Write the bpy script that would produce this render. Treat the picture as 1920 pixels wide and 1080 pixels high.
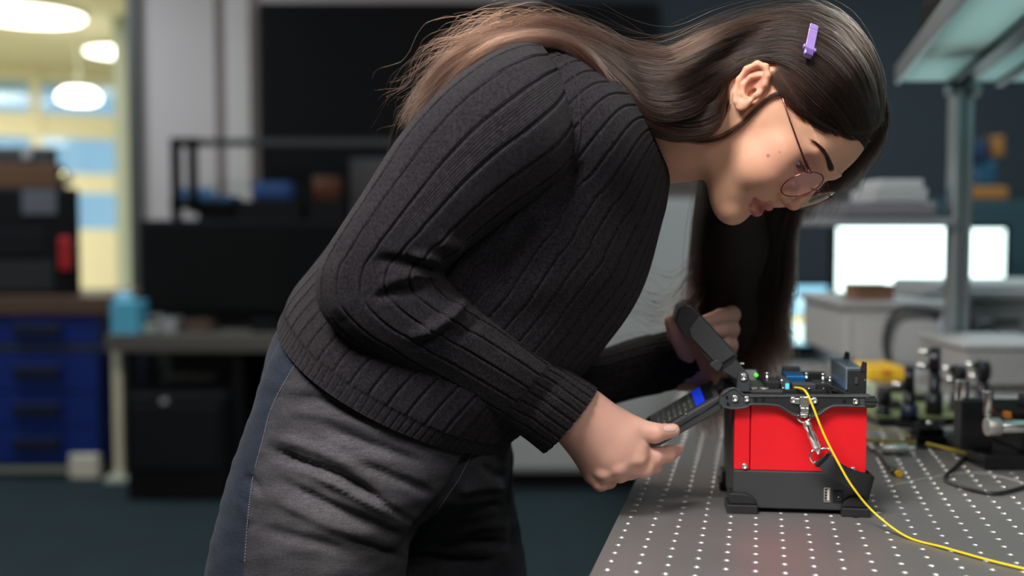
import bpy, bmesh, math, random
import numpy as np
from mathutils import Vector, Matrix
from mathutils.bvhtree import BVHTree
from mathutils import noise as mnoise

random.seed(7); RNG = np.random.default_rng(7)
for o in list(bpy.data.objects): bpy.data.objects.remove(o, do_unlink=True)
SC = bpy.context.scene; COL = SC.collection

# ---------------------------------------------------------------- camera
TZ = 0.82                         # optical table top
CZ = TZ + 0.2958                  # camera height
FPX = 2019.0; PIT = 0.0559
cp_, sp_ = math.cos(PIT), math.sin(PIT)
cam_d = bpy.data.cameras.new('camera'); cam = bpy.data.objects.new('camera', cam_d); COL.objects.link(cam)
cam_d.sensor_width = 36.0; cam_d.lens = FPX * 36.0 / 1920.0
cam.location = (0, 0, CZ); cam.rotation_euler = (math.pi / 2 - PIT, 0, 0)
cam_d.clip_start = 0.02; cam_d.clip_end = 200
cam_d.dof.use_dof = True; cam_d.dof.focus_distance = 1.03; cam_d.dof.aperture_fstop = 2.3
SC.camera = cam

# ---------------------------------------------------------------- world, lights, exposure
wd = bpy.data.worlds.new('world'); SC.world = wd; wd.use_nodes = True
bg = wd.node_tree.nodes['Background']; bg.inputs[0].default_value = (0.30, 0.50, 0.64, 1); bg.inputs[1].default_value = 1.15
def area(name, loc, size, power, color=(1, 1, 1), target=None, sy=None):
    l = bpy.data.lights.new(name, 'AREA'); l.energy = power; l.color = color; l.size = size
    if sy: l.shape = 'RECTANGLE'; l.size_y = sy
    o = bpy.data.objects.new(name, l); COL.objects.link(o); o.location = loc
    t = Vector(target) if target else Vector((loc[0], loc[1], 0))
    o.rotation_euler = (t - Vector(loc)).to_track_quat('-Z', 'Y').to_euler()
    return o
area('overhead_area_light', (-0.60, 0.10, 2.72), 0.8, 106, (1.0, 0.965, 0.93), (0.15, 1.05, 1.0))
area('overhead_area_light', (0.7, -0.7, 2.74), 0.9, 26, (1.0, 0.97, 0.95), (0.3, 1.05, 1.0))  # fill from the camera side, added to brighten the subject
area('overhead_area_light', (-0.6, 2.6, 2.76), 0.9, 40, (1.0, 0.90, 0.78), (0.0, 1.2, 1.0))
area('overhead_area_light', (-2.6, 4.3, 2.76), 0.9, 55, (0.80, 0.92, 1.0))
area('overhead_area_light', (1.9, 3.6, 2.76), 0.8, 40, (0.70, 0.92, 1.0))
area('overhead_area_light', (1.7, 1.9, 2.76), 0.9, 19, (0.80, 0.96, 1.0))  # lamp added to shine through the translucent shelf panels
area('corridor_panel_light', (-5.2, 8.2, 2.70), 2.4, 170, (1.0, 0.93, 0.72))
SC.view_settings.view_transform = 'Standard'; SC.view_settings.look = 'None'
SC.view_settings.gamma = 1.0; SC.view_settings.exposure = 0.0; SC.view_settings.use_curve_mapping = False

# ---------------------------------------------------------------- helpers
def ray(px, py):
    x = (px - 960.0) / FPX; u = -(py - 540.0) / FPX
    return np.array([x, cp_ + u * sp_, -sp_ + u * cp_])
def W(px, py, Y):                                     # the point at distance Y that the photograph shows at (px, py)
    r = ray(px, py); v = r * (Y / r[1]); return Vector((v[0], v[1], v[2] + CZ))
def onz(px, py, z):
    r = ray(px, py); v = r * ((z - CZ) / r[2]); return Vector((v[0], v[1], z))
def wpts(pts): return np.array([W(*p)[:] for p in pts])

def mat(name, color, rough=0.5, metal=0.0, spec=0.5, bump=0.0, bscale=200.0, var=0.0, vscale=20.0, emit=None, estr=1.0, trans=0.0, ior=1.45, coat=0.0, sheen=0.0, alpha=1.0):
    m = bpy.data.materials.new(name); m.use_nodes = True; nt = m.node_tree; b = nt.nodes['Principled BSDF']
    b.inputs['Base Color'].default_value = (*color, 1); b.inputs['Roughness'].default_value = rough
    b.inputs['Metallic'].default_value = metal; b.inputs['Specular IOR Level'].default_value = spec
    b.inputs['Transmission Weight'].default_value = trans; b.inputs['IOR'].default_value = ior
    b.inputs['Coat Weight'].default_value = coat; b.inputs['Sheen Weight'].default_value = sheen
    b.inputs['Alpha'].default_value = alpha
    if emit: b.inputs['Emission Color'].default_value = (*emit, 1); b.inputs['Emission Strength'].default_value = estr
    tc = nt.nodes.new('ShaderNodeTexCoord')
    if var:
        n = nt.nodes.new('ShaderNodeTexNoise'); n.inputs['Scale'].default_value = vscale; n.inputs['Detail'].default_value = 4
        nt.links.new(tc.outputs['Object'], n.inputs['Vector'])
        r = nt.nodes.new('ShaderNodeMapRange'); r.inputs[3].default_value = 1 - var; r.inputs[4].default_value = 1 + var
        nt.links.new(n.outputs[0], r.inputs[0])
        mx = nt.nodes.new('ShaderNodeVectorMath'); mx.operation = 'SCALE'; mx.inputs[0].default_value = color
        nt.links.new(r.outputs[0], mx.inputs['Scale']); nt.links.new(mx.outputs[0], b.inputs['Base Color'])
    if bump:
        n = nt.nodes.new('ShaderNodeTexNoise'); n.inputs['Scale'].default_value = bscale; n.inputs['Detail'].default_value = 3
        nt.links.new(tc.outputs['Object'], n.inputs['Vector'])
        bp = nt.nodes.new('ShaderNodeBump'); bp.inputs['Strength'].default_value = bump; bp.inputs['Distance'].default_value = 0.001
        nt.links.new(n.outputs[0], bp.inputs['Height']); nt.links.new(bp.outputs[0], b.inputs['Normal'])
    return m

def thinglass(name, col, clear=.9, rough=.03):
    m = bpy.data.materials.new(name); m.use_nodes = True; nt = m.node_tree; nt.nodes.clear()
    o = nt.nodes.new('ShaderNodeOutputMaterial'); t = nt.nodes.new('ShaderNodeBsdfTransparent'); t.inputs[0].default_value = (*col, 1)
    g = nt.nodes.new('ShaderNodeBsdfGlossy'); g.inputs[0].default_value = (1, 1, 1, 1); g.inputs['Roughness'].default_value = rough
    lw = nt.nodes.new('ShaderNodeLayerWeight'); pw = nt.nodes.new('ShaderNodeMath'); pw.operation = 'POWER'; pw.inputs[1].default_value = 4; nt.links.new(lw.outputs['Facing'], pw.inputs[0]); f = nt.nodes.new('ShaderNodeMath'); f.operation = 'MULTIPLY_ADD'; f.inputs[1].default_value = .5; f.inputs[2].default_value = .035; nt.links.new(pw.outputs[0], f.inputs[0]); x = nt.nodes.new('ShaderNodeMixShader')
    nt.links.new(f.outputs[0], x.inputs[0]); nt.links.new(t.outputs[0], x.inputs[1]); nt.links.new(g.outputs[0], x.inputs[2]); nt.links.new(x.outputs[0], o.inputs[0])
    return m
def tag(o, label=None, cat=None, group=None, kind=None):
    if label: o['label'] = label
    if cat: o['category'] = cat
    if group: o['group'] = group
    if kind: o['kind'] = kind
    return o
def thing(name, label, cat, loc=(0, 0, 0), rotz=0.0, group=None):
    o = bpy.data.objects.new(name, None); COL.objects.link(o); o.location = loc; o.rotation_euler = (0, 0, rotz)
    o.empty_display_size = 0.02
    return tag(o, label, cat, group)
def mobj(name, verts, faces, m, parent=None, smooth=False, uv=None):
    me = bpy.data.meshes.new(name); me.from_pydata([tuple(v) for v in verts], [], [tuple(f) for f in faces]); me.update()
    if m: me.materials.append(m)
    if smooth: me.polygons.foreach_set('use_smooth', [True] * len(me.polygons))
    o = bpy.data.objects.new(name, me); COL.objects.link(o)
    if parent: o.parent = parent
    return o
def bobj(name, bm, m, parent=None, smooth=False, bevel=0.0, seg=2):
    me = bpy.data.meshes.new(name); bmesh.ops.recalc_face_normals(bm, faces=bm.faces); bm.to_mesh(me); bm.free()
    if m: me.materials.append(m)
    o = bpy.data.objects.new(name, me); COL.objects.link(o)
    if parent: o.parent = parent
    if smooth: me.polygons.foreach_set('use_smooth', [True] * len(me.polygons))
    if bevel:
        md = o.modifiers.new('bevel', 'BEVEL'); md.width = bevel; md.segments = seg; md.limit_method = 'ANGLE'; md.angle_limit = math.radians(40)
    return o
def bx(bm, x0, x1, y0, y1, z0, z1, M=None):
    v = [bm.verts.new((x, y, z)) for z in (z0, z1) for y in (y0, y1) for x in (x0, x1)]
    for f in ((0, 1, 3, 2), (4, 6, 7, 5), (0, 4, 5, 1), (2, 3, 7, 6), (0, 2, 6, 4), (1, 5, 7, 3)):
        bm.faces.new([v[i] for i in f])
    if M is not None: bmesh.ops.transform(bm, matrix=M, verts=v)
    return v
def box(name, x0, x1, y0, y1, z0, z1, m, parent=None, bevel=0.0):
    bm = bmesh.new(); bx(bm, x0, x1, y0, y1, z0, z1); return bobj(name, bm, m, parent, bevel=bevel)
def cyl(bm, p0, p1, r0, r1=None, n=16, cap=True):
    p0 = Vector(p0); p1 = Vector(p1); r1 = r0 if r1 is None else r1
    d = (p1 - p0).normalized(); a = d.orthogonal().normalized(); b = d.cross(a)
    A = [bm.verts.new(p0 + (a * math.cos(t) + b * math.sin(t)) * r0) for t in [2 * math.pi * i / n for i in range(n)]]
    B = [bm.verts.new(p1 + (a * math.cos(t) + b * math.sin(t)) * r1) for t in [2 * math.pi * i / n for i in range(n)]]
    for i in range(n): bm.faces.new((A[i], A[(i + 1) % n], B[(i + 1) % n], B[i]))
    if cap: bm.faces.new(A[::-1]); bm.faces.new(B)
def cylo(name, p0, p1, r0, m, parent=None, r1=None, n=16, bevel=0.0):
    bm = bmesh.new(); cyl(bm, p0, p1, r0, r1, n); o = bobj(name, bm, m, parent, bevel=bevel)
    for p in o.data.polygons: p.use_smooth = len(p.vertices) == 4
    return o
def prism(bm, poly, y0, y1):                          # poly in (x, z), extruded along y
    A = [bm.verts.new((x, y0, z)) for x, z in poly]; B = [bm.verts.new((x, y1, z)) for x, z in poly]
    n = len(poly); bm.faces.new(A); bm.faces.new(B[::-1])
    for i in range(n): bm.faces.new((A[i], B[i], B[(i + 1) % n], A[(i + 1) % n]))
def prismo(name, poly, y0, y1, m, parent=None, bevel=0.0):
    bm = bmesh.new(); prism(bm, poly, y0, y1); return bobj(name, bm, m, parent, bevel=bevel)
def catmull(P, n):                                    # dense Catmull-Rom through P (k, d) -> (n, d)
    P = np.asarray(P, float); k = len(P); Q = np.vstack([2 * P[0] - P[1], P, 2 * P[-1] - P[-2]])
    t = np.linspace(0, k - 1 - 1e-9, n); i = t.astype(int); u = (t - i)[:, None]
    p0, p1, p2, p3 = Q[i], Q[i + 1], Q[i + 2], Q[i + 3]
    return 0.5 * ((2 * p1) + (-p0 + p2) * u + (2 * p0 - 5 * p1 + 4 * p2 - p3) * u ** 2 + (-p0 + 3 * p1 - 3 * p2 + p3) * u ** 3)
def tube(name, pts, r, m, parent=None, n=8, steps=None, closed=False, rs=None):
    P = catmull(pts, steps or max(8, len(pts) * 8)) if not closed else catmull(list(pts) + [pts[0]], steps or len(pts) * 8)
    T = np.gradient(P, axis=0); T /= np.linalg.norm(T, axis=1)[:, None] + 1e-12
    a = np.array(Vector(T[0]).orthogonal().normalized()); V = []
    R = np.full(len(P), r) if rs is None else np.interp(np.linspace(0, 1, len(P)), np.linspace(0, 1, len(rs)), rs)
    for i in range(len(P)):
        a = a - T[i] * a.dot(T[i]); a /= np.linalg.norm(a); b = np.cross(T[i], a)
        for j in range(n):
            t = 2 * math.pi * j / n; V.append(P[i] + (a * math.cos(t) + b * math.sin(t)) * R[i])
    F = [(i * n + j, i * n + (j + 1) % n, (i + 1) * n + (j + 1) % n, (i + 1) * n + j) for i in range(len(P) - 1) for j in range(n)]
    F += [tuple(range(n))[::-1], tuple(range((len(P) - 1) * n, len(P) * n))]
    return mobj(name, V, F, m, parent, smooth=True)
def lathe(name, prof, m, parent=None, n=24, M=None):  # prof: (r, z)
    V = []; F = []
    for r, z in prof:
        for j in range(n): V.append(Vector((r * math.cos(2 * math.pi * j / n), r * math.sin(2 * math.pi * j / n), z)))
    if M is not None: V = [M @ v for v in V]
    k = len(prof)
    for i in range(k - 1):
        for j in range(n): F.append((i * n + j, i * n + (j + 1) % n, (i + 1) * n + (j + 1) % n, (i + 1) * n + j))
    F += [tuple(range(n))[::-1], tuple(range((k - 1) * n, k * n))]
    return mobj(name, V, F, m, parent, smooth=True)
def text(name, s, size, m, parent, loc, rot, ext=0.0002):
    c = bpy.data.curves.new(name, 'FONT'); c.body = s; c.size = size; c.extrude = ext; c.align_x = 'CENTER'; c.align_y = 'CENTER'
    c.materials.append(m); o = bpy.data.objects.new(name, c); COL.objects.link(o); o.parent = parent; o.location = loc; o.rotation_euler = rot
    return o
# ================================================================ materials of the place
M_black = mat('black_plastic', (0.018, 0.018, 0.020), 0.45, bump=0.15, bscale=900)
M_dkgrey = mat('dark_grey_plastic', (0.045, 0.046, 0.050), 0.5, bump=0.2, bscale=1500)
M_steel = mat('bright_steel', (0.72, 0.71, 0.69), 0.22, 1.0)
M_chrome = mat('chrome', (0.85, 0.84, 0.83), 0.12, 1.0)
M_alu = mat('aluminium', (0.48, 0.52, 0.54), 0.4, 1.0)
M_anod = mat('black_anodised', (0.02, 0.02, 0.024), 0.35, 0.6)
M_wall = mat('grey_paint', (0.43, 0.385, 0.375), 0.8, var=0.05, vscale=2)
M_wall2 = mat('light_grey_paint', (0.50, 0.46, 0.44), 0.8, var=0.05, vscale=2)
M_darkwall = mat('dimmed_blue_grey', (0.030, 0.040, 0.050), 0.8, var=0.1, vscale=2)  # the darkness of the background is put into this colour
M_ceil = mat('ceiling_tile', (0.55, 0.55, 0.53), 0.9)
M_floor = mat('dark_teal_carpet', (0.0022, 0.013, 0.017), 0.95, var=0.35, vscale=5, bump=0.6, bscale=400)
M_cream = mat('cream_paint', (0.80, 0.76, 0.60), 0.7)
M_sage = mat('sage_frame', (0.42, 0.46, 0.38), 0.6)
M_lampw = mat('lamp_diffuser', (1, 1, 1), 0.5, emit=(1, 0.97, 0.86), estr=6.0)
M_glass = thinglass('window_glass', (0.92, 0.97, 1.0))
M_ghost = mat('screen_black', (0.006, 0.006, 0.008), 0.35)

# ================================================================ the room shell
XL, XR, YB, YF, ZC = -4.2, 3.4, -2.6, 5.6, 2.8
def struct(o): o['kind'] = 'structure'; return o
struct(box('floor', -9.5, XR, YB, 13.2, -0.05, 0, M_floor))
struct(box('ceiling', XL - .1, XR, YB, YF + .1, ZC, ZC + .05, M_ceil))
struct(box('wall_left', XL - .1, XL, YB, YF, 0, ZC, M_wall))
struct(box('wall_right', XR, XR + .1, YB, YF + .1, 0, ZC, M_darkwall))
struct(box('wall_front', XL, XR, YB - .1, YB, 0, ZC, M_ceil))
xo = W(262, 400, YF)[0]                               # right jamb of the opening to the corridor
x3 = W(1010, 400, YF)[0]
struct(box('wall_back', xo, x3, YF, YF + .12, 0, ZC, M_wall))
struct(box('wall_back_dark', x3, XR, YF, YF + .12, 0, ZC, M_darkwall))
struct(box('wall_back_left', XL, XL + .02, YF - .02, YF + .12, 0, ZC, M_wall))
struct(box('trim_1', xo - .035, xo + .02, YF - .05, YF + .14, 0, ZC, mat('dark_door_frame', (0.06, 0.06, 0.055), 0.5)))
struct(box('trim_2', XL, xo, YF - .02, YF + .1, ZC - .17, ZC, mat('dark_door_frame', (0.06, 0.06, 0.055), 0.5)))
struct(box('trim_3', W(388, 0, YF)[0], W(408, 0, YF)[0], YF - .06, YF, 0, ZC, M_wall))
struct(box('trim_4', W(425, 0, YF)[0], W(470, 0, YF)[0], YF - .05, YF, 0, ZC, M_wall2))
# corridor beyond
struct(box('floor_corridor', -9.5, xo, YF + .1, 13.2, 0, 0.012, mat('cream_floor', (0.66, 0.62, 0.44), 0.35)))
struct(box('ceiling_corridor', -9.5, xo + .3, YF + .1, 13.2, 2.78, 2.83, mat('cream_ceiling', (0.62, 0.60, 0.47), 0.8)))
struct(box('wall_corridor_right', xo + .1, xo + .2, YF + .12, 13.2, 0, 2.8, M_sage))
struct(box('wall_corridor_left', -9.6, -9.5, YF, 13.2, 0, 2.8, M_cream))
# window wall of the corridor: slanted, cream frame bars and glass panes
wa = Vector((-9.5, 9.0)); wb = Vector((xo + .1, 12.6))
wl = (wb - wa).length; wang = math.atan2(wb.y - wa.y, wb.x - wa.x)
win = bpy.data.objects.new('window_1', None); COL.objects.link(win); win['kind'] = 'structure'; win.location = (wa.x, wa.y, 0); win.rotation_euler = (0, 0, wang)
M_frame = mat('cream_window_frame', (0.78, 0.73, 0.55), 0.6)
for z0, z1 in ((0, 1.10), (1.48, 1.68), (2.05, 2.30)):
    box('window_rail', 0, wl, 0, .10, z0, z1, M_frame, win)
box('window_rail', 0, wl, 0.0, .10, 2.62, 2.80, M_frame, win)
for k in range(11):
    x = wl * k / 10
    box('window_mullion', x - .05, x + .05, -.03, .13, 0, 2.8, M_sage if k % 2 else M_frame, win)
for k in range(10):
    for z0, z1 in ((1.10, 1.48), (1.68, 2.05), (2.30, 2.62)):
        box('window_pane', wl * k / 10 + .05, wl * (k + 1) / 10 - .05, .04, .046, z0, z1, M_glass, win)
def ceil_lamp(px, py, sx, sy, lab):
    z = 2.775; p = onz(px, py, z)
    t = thing('ceiling_light', lab, 'ceiling light', (p.x, p.y, z), 0.2, 'round ceiling lights in the corridor')
    lathe('lamp_rim', [(sx * 1.04, 0), (sx * 1.06, -.02), (sx, -.03)], M_cream, t, 28)
    lathe('lamp_diffuser', [(sx, -.03), (sx * .97, -.045), (sx * .6, -.055), (0.01, -.058)], M_lampw, t, 28)
ceil_lamp(50, 22, .42, .4, 'large bright ceiling light at the top left corner of the picture')
ceil_lamp(232, 92, .34, .4, 'bright corridor ceiling light beside the dark door frame')
# the third lamp hangs lower, in front of the blue windows
p = W(148, 182, 9.0)
t = thing('pendant_light', 'glowing oblong lamp hanging in front of the blue corridor windows', 'lamp', (p.x, p.y, p.z))
lathe('lamp_shade', [(0.02, .075), (.11, .065), (.165, .02), (.165, -.03), (.11, -.055), (.02, -.06)], M_lampw, t, 28)
cylo('lamp_cord', (0, 0, .12), (0, 0, 2.78 - p.z), .006, M_sage, t)

q0, q1 = W(216, 300, 8.6), W(256, 300, 8.6)
struct(box('trim_5', q0.x, q1.x, 8.6, 8.75, 0, 2.78, M_sage))
struct(box('trim_6', q0.x - .10, q0.x - .02, 8.9, 9.0, 0, 2.78, mat('grey_green_trim', (.22, .26, .24), .6)))
# ================================================================ optical table
yaw = -0.2246
TX = Vector((math.cos(yaw), math.sin(yaw), 0)); TY = Vector((-math.sin(yaw), math.cos(yaw), 0))
TO = Vector((0.0823, 0.9170, TZ))                     # the first hole of the grid
table = thing('optical_table', 'grey steel optical table top drilled with a grid of small holes', 'table', TO, yaw)
M_top = mat('brushed_table_steel', (0.30, 0.285, 0.285), 0.42, 0.65)
nt = M_top.node_tree; b = nt.nodes['Principled BSDF']; b.inputs['Anisotropic'].default_value = 0.0
tc = nt.nodes.new('ShaderNodeTexCoord'); mp = nt.nodes.new('ShaderNodeMapping'); mp.inputs['Scale'].default_value = (12, 600, 10)
nz = nt.nodes.new('ShaderNodeTexNoise'); nz.inputs['Scale'].default_value = 3; nz.inputs['Detail'].default_value = 4
nt.links.new(tc.outputs['Object'], mp.inputs[0]); nt.links.new(mp.outputs[0], nz.inputs['Vector'])
bp = nt.nodes.new('ShaderNodeBump'); bp.inputs['Strength'].default_value = 0.12; bp.inputs['Distance'].default_value = 0.0005
nt.links.new(nz.outputs[0], bp.inputs['Height']); nt.links.new(bp.outputs[0], b.inputs['Normal'])
rr = nt.nodes.new('ShaderNodeMapRange'); rr.inputs[3].default_value = 0.36; rr.inputs[4].default_value = 0.50
nt.links.new(nz.outputs[0], rr.inputs[0]); nt.links.new(rr.outputs[0], b.inputs['Roughness'])
M_hole = mat('polished_hole_chamfer', (0.95, 0.93, 0.92), 0.42, 1.0)
M_bore = mat('hole_bore', (0.35, 0.35, 0.35), 0.4, 0.9)
def make_top():
    V = []; F = []; MI = []; s = .025; nx, ny = 46, 70; iy0 = -9; n = 12; ro, ri, zb = .0031, .0018, -.0011
    ring = [(math.cos(2 * math.pi * (j + .5) / n), math.sin(2 * math.pi * (j + .5) / n)) for j in range(n)]
    vid = {}
    def corner(i, j):
        if (i, j) not in vid: vid[(i, j)] = len(V); V.append(((i - .5) * s, (j - .5) * s, 0))
        return vid[(i, j)]
    for i in range(nx):
        for j in range(iy0, iy0 + ny):
            c = [corner(i + 1, j + 1), corner(i, j + 1), corner(i, j), corner(i + 1, j)]
            o = len(V); x, y = i * s, j * s
            for a, bb in ring: V.append((x + a * ro, y + bb * ro, 0))
            for a, bb in ring: V.append((x + a * ri, y + bb * ri, zb))
            q = n // 4
            for k in range(4):
                F.append((c[k], c[(k + 1) % 4], o + ((k + 1) * q) % n, *[o + (k * q + m_) % n for m_ in range(q - 1, 0, -1)], o + (k * q) % n)); MI.append(0)
            for k in range(n): F.append((o + k, o + (k + 1) % n, o + n + (k + 1) % n, o + n + k)); MI.append(1)
            F.append(tuple(o + n + k for k in range(n))); MI.append(2)
    me = bpy.data.meshes.new('tabletop'); me.from_pydata(V, [], F); me.update()
    for m_ in (M_top, M_hole, M_bore): me.materials.append(m_)
    me.polygons.foreach_set('material_index', MI)
    o = bpy.data.objects.new('tabletop', me); COL.objects.link(o); o.parent = table
    x1 = (nx - .5) * s; y0 = (iy0 - .5) * s; y1 = (iy0 + ny - .5) * s
    sd = box('table_side', -.0124, x1, y0, y1, -.20, -.0015, M_black, table)
    for lx in (.12, x1 - .2):
        for ly in (y0 + .15, y1 - .2): box('table_leg', lx, lx + .1, ly, ly + .1, -TZ, -.20, M_black, table)
make_top()
def T2W(x, y, z=0): return TO + TX * x + TY * y + Vector((0, 0, z))
# ================================================================ fusion splicer
SY = -0.114
SX = Vector((math.cos(SY), math.sin(SY), 0)); SD = Vector((-math.sin(SY), math.cos(SY), 0))
SO = Vector((0.2226, 1.1038, TZ))
spl = thing('fusion_splicer', 'red and black fibre splicing machine standing on the perforated table', 'fusion splicer', SO, SY)
def S(px, py, y=0.0):                                 # photo pixel -> splicer frame (x, z) on the plane y behind its front
    r = ray(px, py); r = Vector(r); o = Vector((0, 0, CZ)) - SO - SD * y
    t = -o.dot(SD) / r.dot(SD); q = o + r * t
    return (q.dot(SX), q.z)
def Sp(pts, y=0.0): return [S(a, b_, y) for a, b_ in pts]
M_red = mat('red_powder_coat', (0.80, 0.010, 0.018), 0.42, spec=0.4, bump=0.12, bscale=2500)
M_sbase = mat('charcoal_moulded_base', (0.040, 0.041, 0.045), 0.5, bump=0.2, bscale=2500)
M_sfr = mat('dark_frame_plastic', (0.050, 0.055, 0.060), 0.42, bump=0.15, bscale=2500)
M_rub = mat('black_rubber', (0.016, 0.016, 0.018), 0.42)
M_blue = mat('blue_anodised', (0.02, 0.16, 0.42), 0.3, 0.5)
M_clear = mat('clear_cover', (0.40, 0.52, 0.64), .12, alpha=.30)  # pale haze in the colour stands in for reflections on the clear cover
DEP = 0.125
x0, zt = S(1376, 880, .004)[0], S(1376, 881, .004)[1]
x1 = S(1624, 880, .004)[0]
zb0 = S(1500, 955, .004)[1]
ztop = S(1500, 760, .004)[1]
# base block with a slightly wider foot line
bm = bmesh.new(); bx(bm, x0 - .0005, x1 + .0005, .004, DEP, zb0, zt); bobj('base_housing', bm, M_sbase, spl, bevel=.0015)
# red body: main panel and a left corner panel with the seam between
xs = S(1407, 820, .004)[0]
box('side_panel', xs + .0004, x1, .0045, DEP - .001, zt + .0003, ztop + .003, M_red, spl, bevel=.0008)
box('corner_panel', x0, xs - .0004, .0045, DEP - .001, zt + .0003, ztop + .003, M_red, spl, bevel=.0012)
box('upper_chassis', x0 + .001, x1 - .001, .006, DEP - .003, ztop + .003, S(1500, 739, 0)[1] - .003, M_black, spl)
M_dred = mat('dark_end_panel', (0.05, 0.02, 0.02), 0.5)
box('end_panel', x0 - .0012, x0, .010, DEP - .004, zt + .002, ztop + .008, M_dred, spl, bevel=.0005)
# feet
def foot(name, pa, mirror):
    xl, xr = S(pa[0], 950)[0], S(pa[1], 950)[0]; h = S(1400, 925)[1]; hb = S(1400, 946)[1]
    fl = prismo(name, [(xl, 0), (xr, 0), (xr - .0005, hb), (xl + .0005, hb)], -.003, .030, M_rub, spl, bevel=.0012)
    w = xr - xl; ar = []
    for k in range(9):
        a = math.pi / 2 * k / 8; ar.append((xl + .006 + (w * .45 - .006) + math.sin(a) * w * .52, hb + math.cos(a) * (h - hb)))
    poly = [(xl + .003, hb), (xl + .003, h)] + ar
    if mirror: poly = [(xl + xr - x, z) for x, z in poly][::-1]
    prismo('foot_shield', poly, -.001, .026, M_rub, fl, bevel=.0015)
    for yy in (DEP - .028,):
        g = prismo(name, [(xl, 0), (xr, 0), (xr, hb), (xl, hb)], yy, yy + .032, M_rub, spl, bevel=.0012)
        prismo('foot_shield', poly, yy + .003, yy + .030, M_rub, g, bevel=.0015)
foot('rubber_foot', (1362, 1421), False); foot('rubber_foot', (1577, 1632), True)
def screw(px, py, r, y=.0, par=None, name='screw'):
    x, z = S(px, py, y); m_ = Matrix.Translation((x, y, z)) @ Matrix.Rotation(math.pi / 2, 4, 'X')
    o = lathe(name, [(r, -.001), (r, .0007), (r * .82, .0014), (r * .5, .0014), (r * .42, .0003), (.0002, .0003)], M_steel, par or spl, 20, m_)
    return o
screw(1396, 874, .0031, .0035); screw(1600, 881, .0031, .0035)
# bracket frame, outline in the front plane
out = [(1350, 742), (1357, 733), (1368, 728), (1377, 727), (1384, 731), (1398, 741), (1450, 741.5), (1560, 741), (1619, 740), (1630, 740), (1641, 746), (1643, 755), (1640, 764),
       (1619, 765), (1568, 762), (1553, 767), (1540, 776), (1526, 781), (1504, 783), (1488, 780), (1474, 772), (1455, 762), (1408, 760), (1398, 765), (1373, 767), (1357, 764), (1348, 757)]
fr = prismo('frame_bracket', Sp(out, -.002), -.003, .006, M_sfr, spl, bevel=.0009)
inn = [(1410, 746), (1470, 746), (1482, 744), (1535, 744), (1545, 747), (1612, 746), (1612, 757), (1565, 756), (1545, 764), (1530, 773), (1500, 776), (1480, 770), (1458, 757), (1412, 755)]
# raised rim lines on the bracket: tubes following the outline
tube('bracket_rim', [(x, -.0032, z) for x, z in Sp([(1352, 741), (1376, 728), (1398, 742), (1440, 743), (1530, 743), (1640, 744)], -.003)], .0011, M_sfr, spl, 6)
tube('bracket_rim', [(x, -.0032, z) for x, z in Sp([(1354, 762), (1375, 766), (1400, 763), (1410, 758), (1456, 760), (1476, 770), (1490, 779), (1516, 782), (1536, 777), (1552, 766), (1570, 761), (1638, 763)], -.003)], .0011, M_sfr, spl, 6)
prismo('bracket_recess', Sp(inn, -.004), -.0034, -.0030, M_black, spl)
prismo('bracket_end_cap', Sp([(1622, 745), (1643, 747), (1645, 753), (1642, 764), (1622, 763)], -.004), -.005, .003, M_black, spl, bevel=.0008)
for q in (750, 757): box('end_groove', S(1624, q, -.005)[0], S(1644, q, -.005)[0], -.0058, -.004, S(1624, q + 1.5, -.005)[1], S(1624, q, -.005)[1], M_sfr, spl)
for a, b_, r_ in ((1378, 747, .0037), (1400, 748, .0031), (1487, 750, .0034), (1527, 751, .0034), (1604, 752.5, .0031)): screw(a, b_, r_, -.0040)
for a, b_ in ((1417, 749), (1432, 749), (1583, 752), (1363, 745), (1365, 757)):
    x, z = S(a, b_, -.004); cylo('bracket_hole', (x, -.0042, z), (x, -.0030, z), .0015, M_ghost, spl, n=12)
box('frame_bracket', S(1348, 750)[0], S(1643, 750)[0], DEP - .006, DEP + .002, S(1500, 765)[1], S(1500, 741)[1], M_sfr, spl, bevel=.001)
# deck
zd = S(1500, 739, 0)[1]
box('deck_plate', S(1385, 740)[0], S(1625, 740)[0], .003, DEP - .003, zd - .012, zd - .001, M_black, spl, bevel=.001)
box('deck_panel', S(1385, 735)[0], S(1470, 735)[0], .006, DEP - .02, zd - .001, zd + .0022, M_dkgrey, spl, bevel=.0008)
for i, a in enumerate((1392, 1413, 1434)):
    x = S(a, 730, .012)[0]; o_ = lathe('deck_button', [(.0048, 0), (.0048, .0014), (.0038, .0020), (.0004, .0016)], mat('button_pad', (.35, .33, .30), .35, .6), spl, 20, Matrix.Translation((x, .016, zd + .002)))
# hinge post of the wind cover
hx, hz = S(1394, 707, .004)
prismo('hinge_post', Sp([(1381, 735), (1383, 708), (1388, 699), (1396, 697), (1404, 702), (1406, 712), (1406, 735)], .004), .003, .012, M_sfr, spl, bevel=.001)
screw(1394, 707, .0040, .0022)
prismo('hinge_post', Sp([(1381, 735), (1383, 708), (1388, 699), (1396, 697), (1404, 702), (1406, 712), (1406, 735)], .004), .100, .109, M_sfr, spl, bevel=.001)
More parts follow.
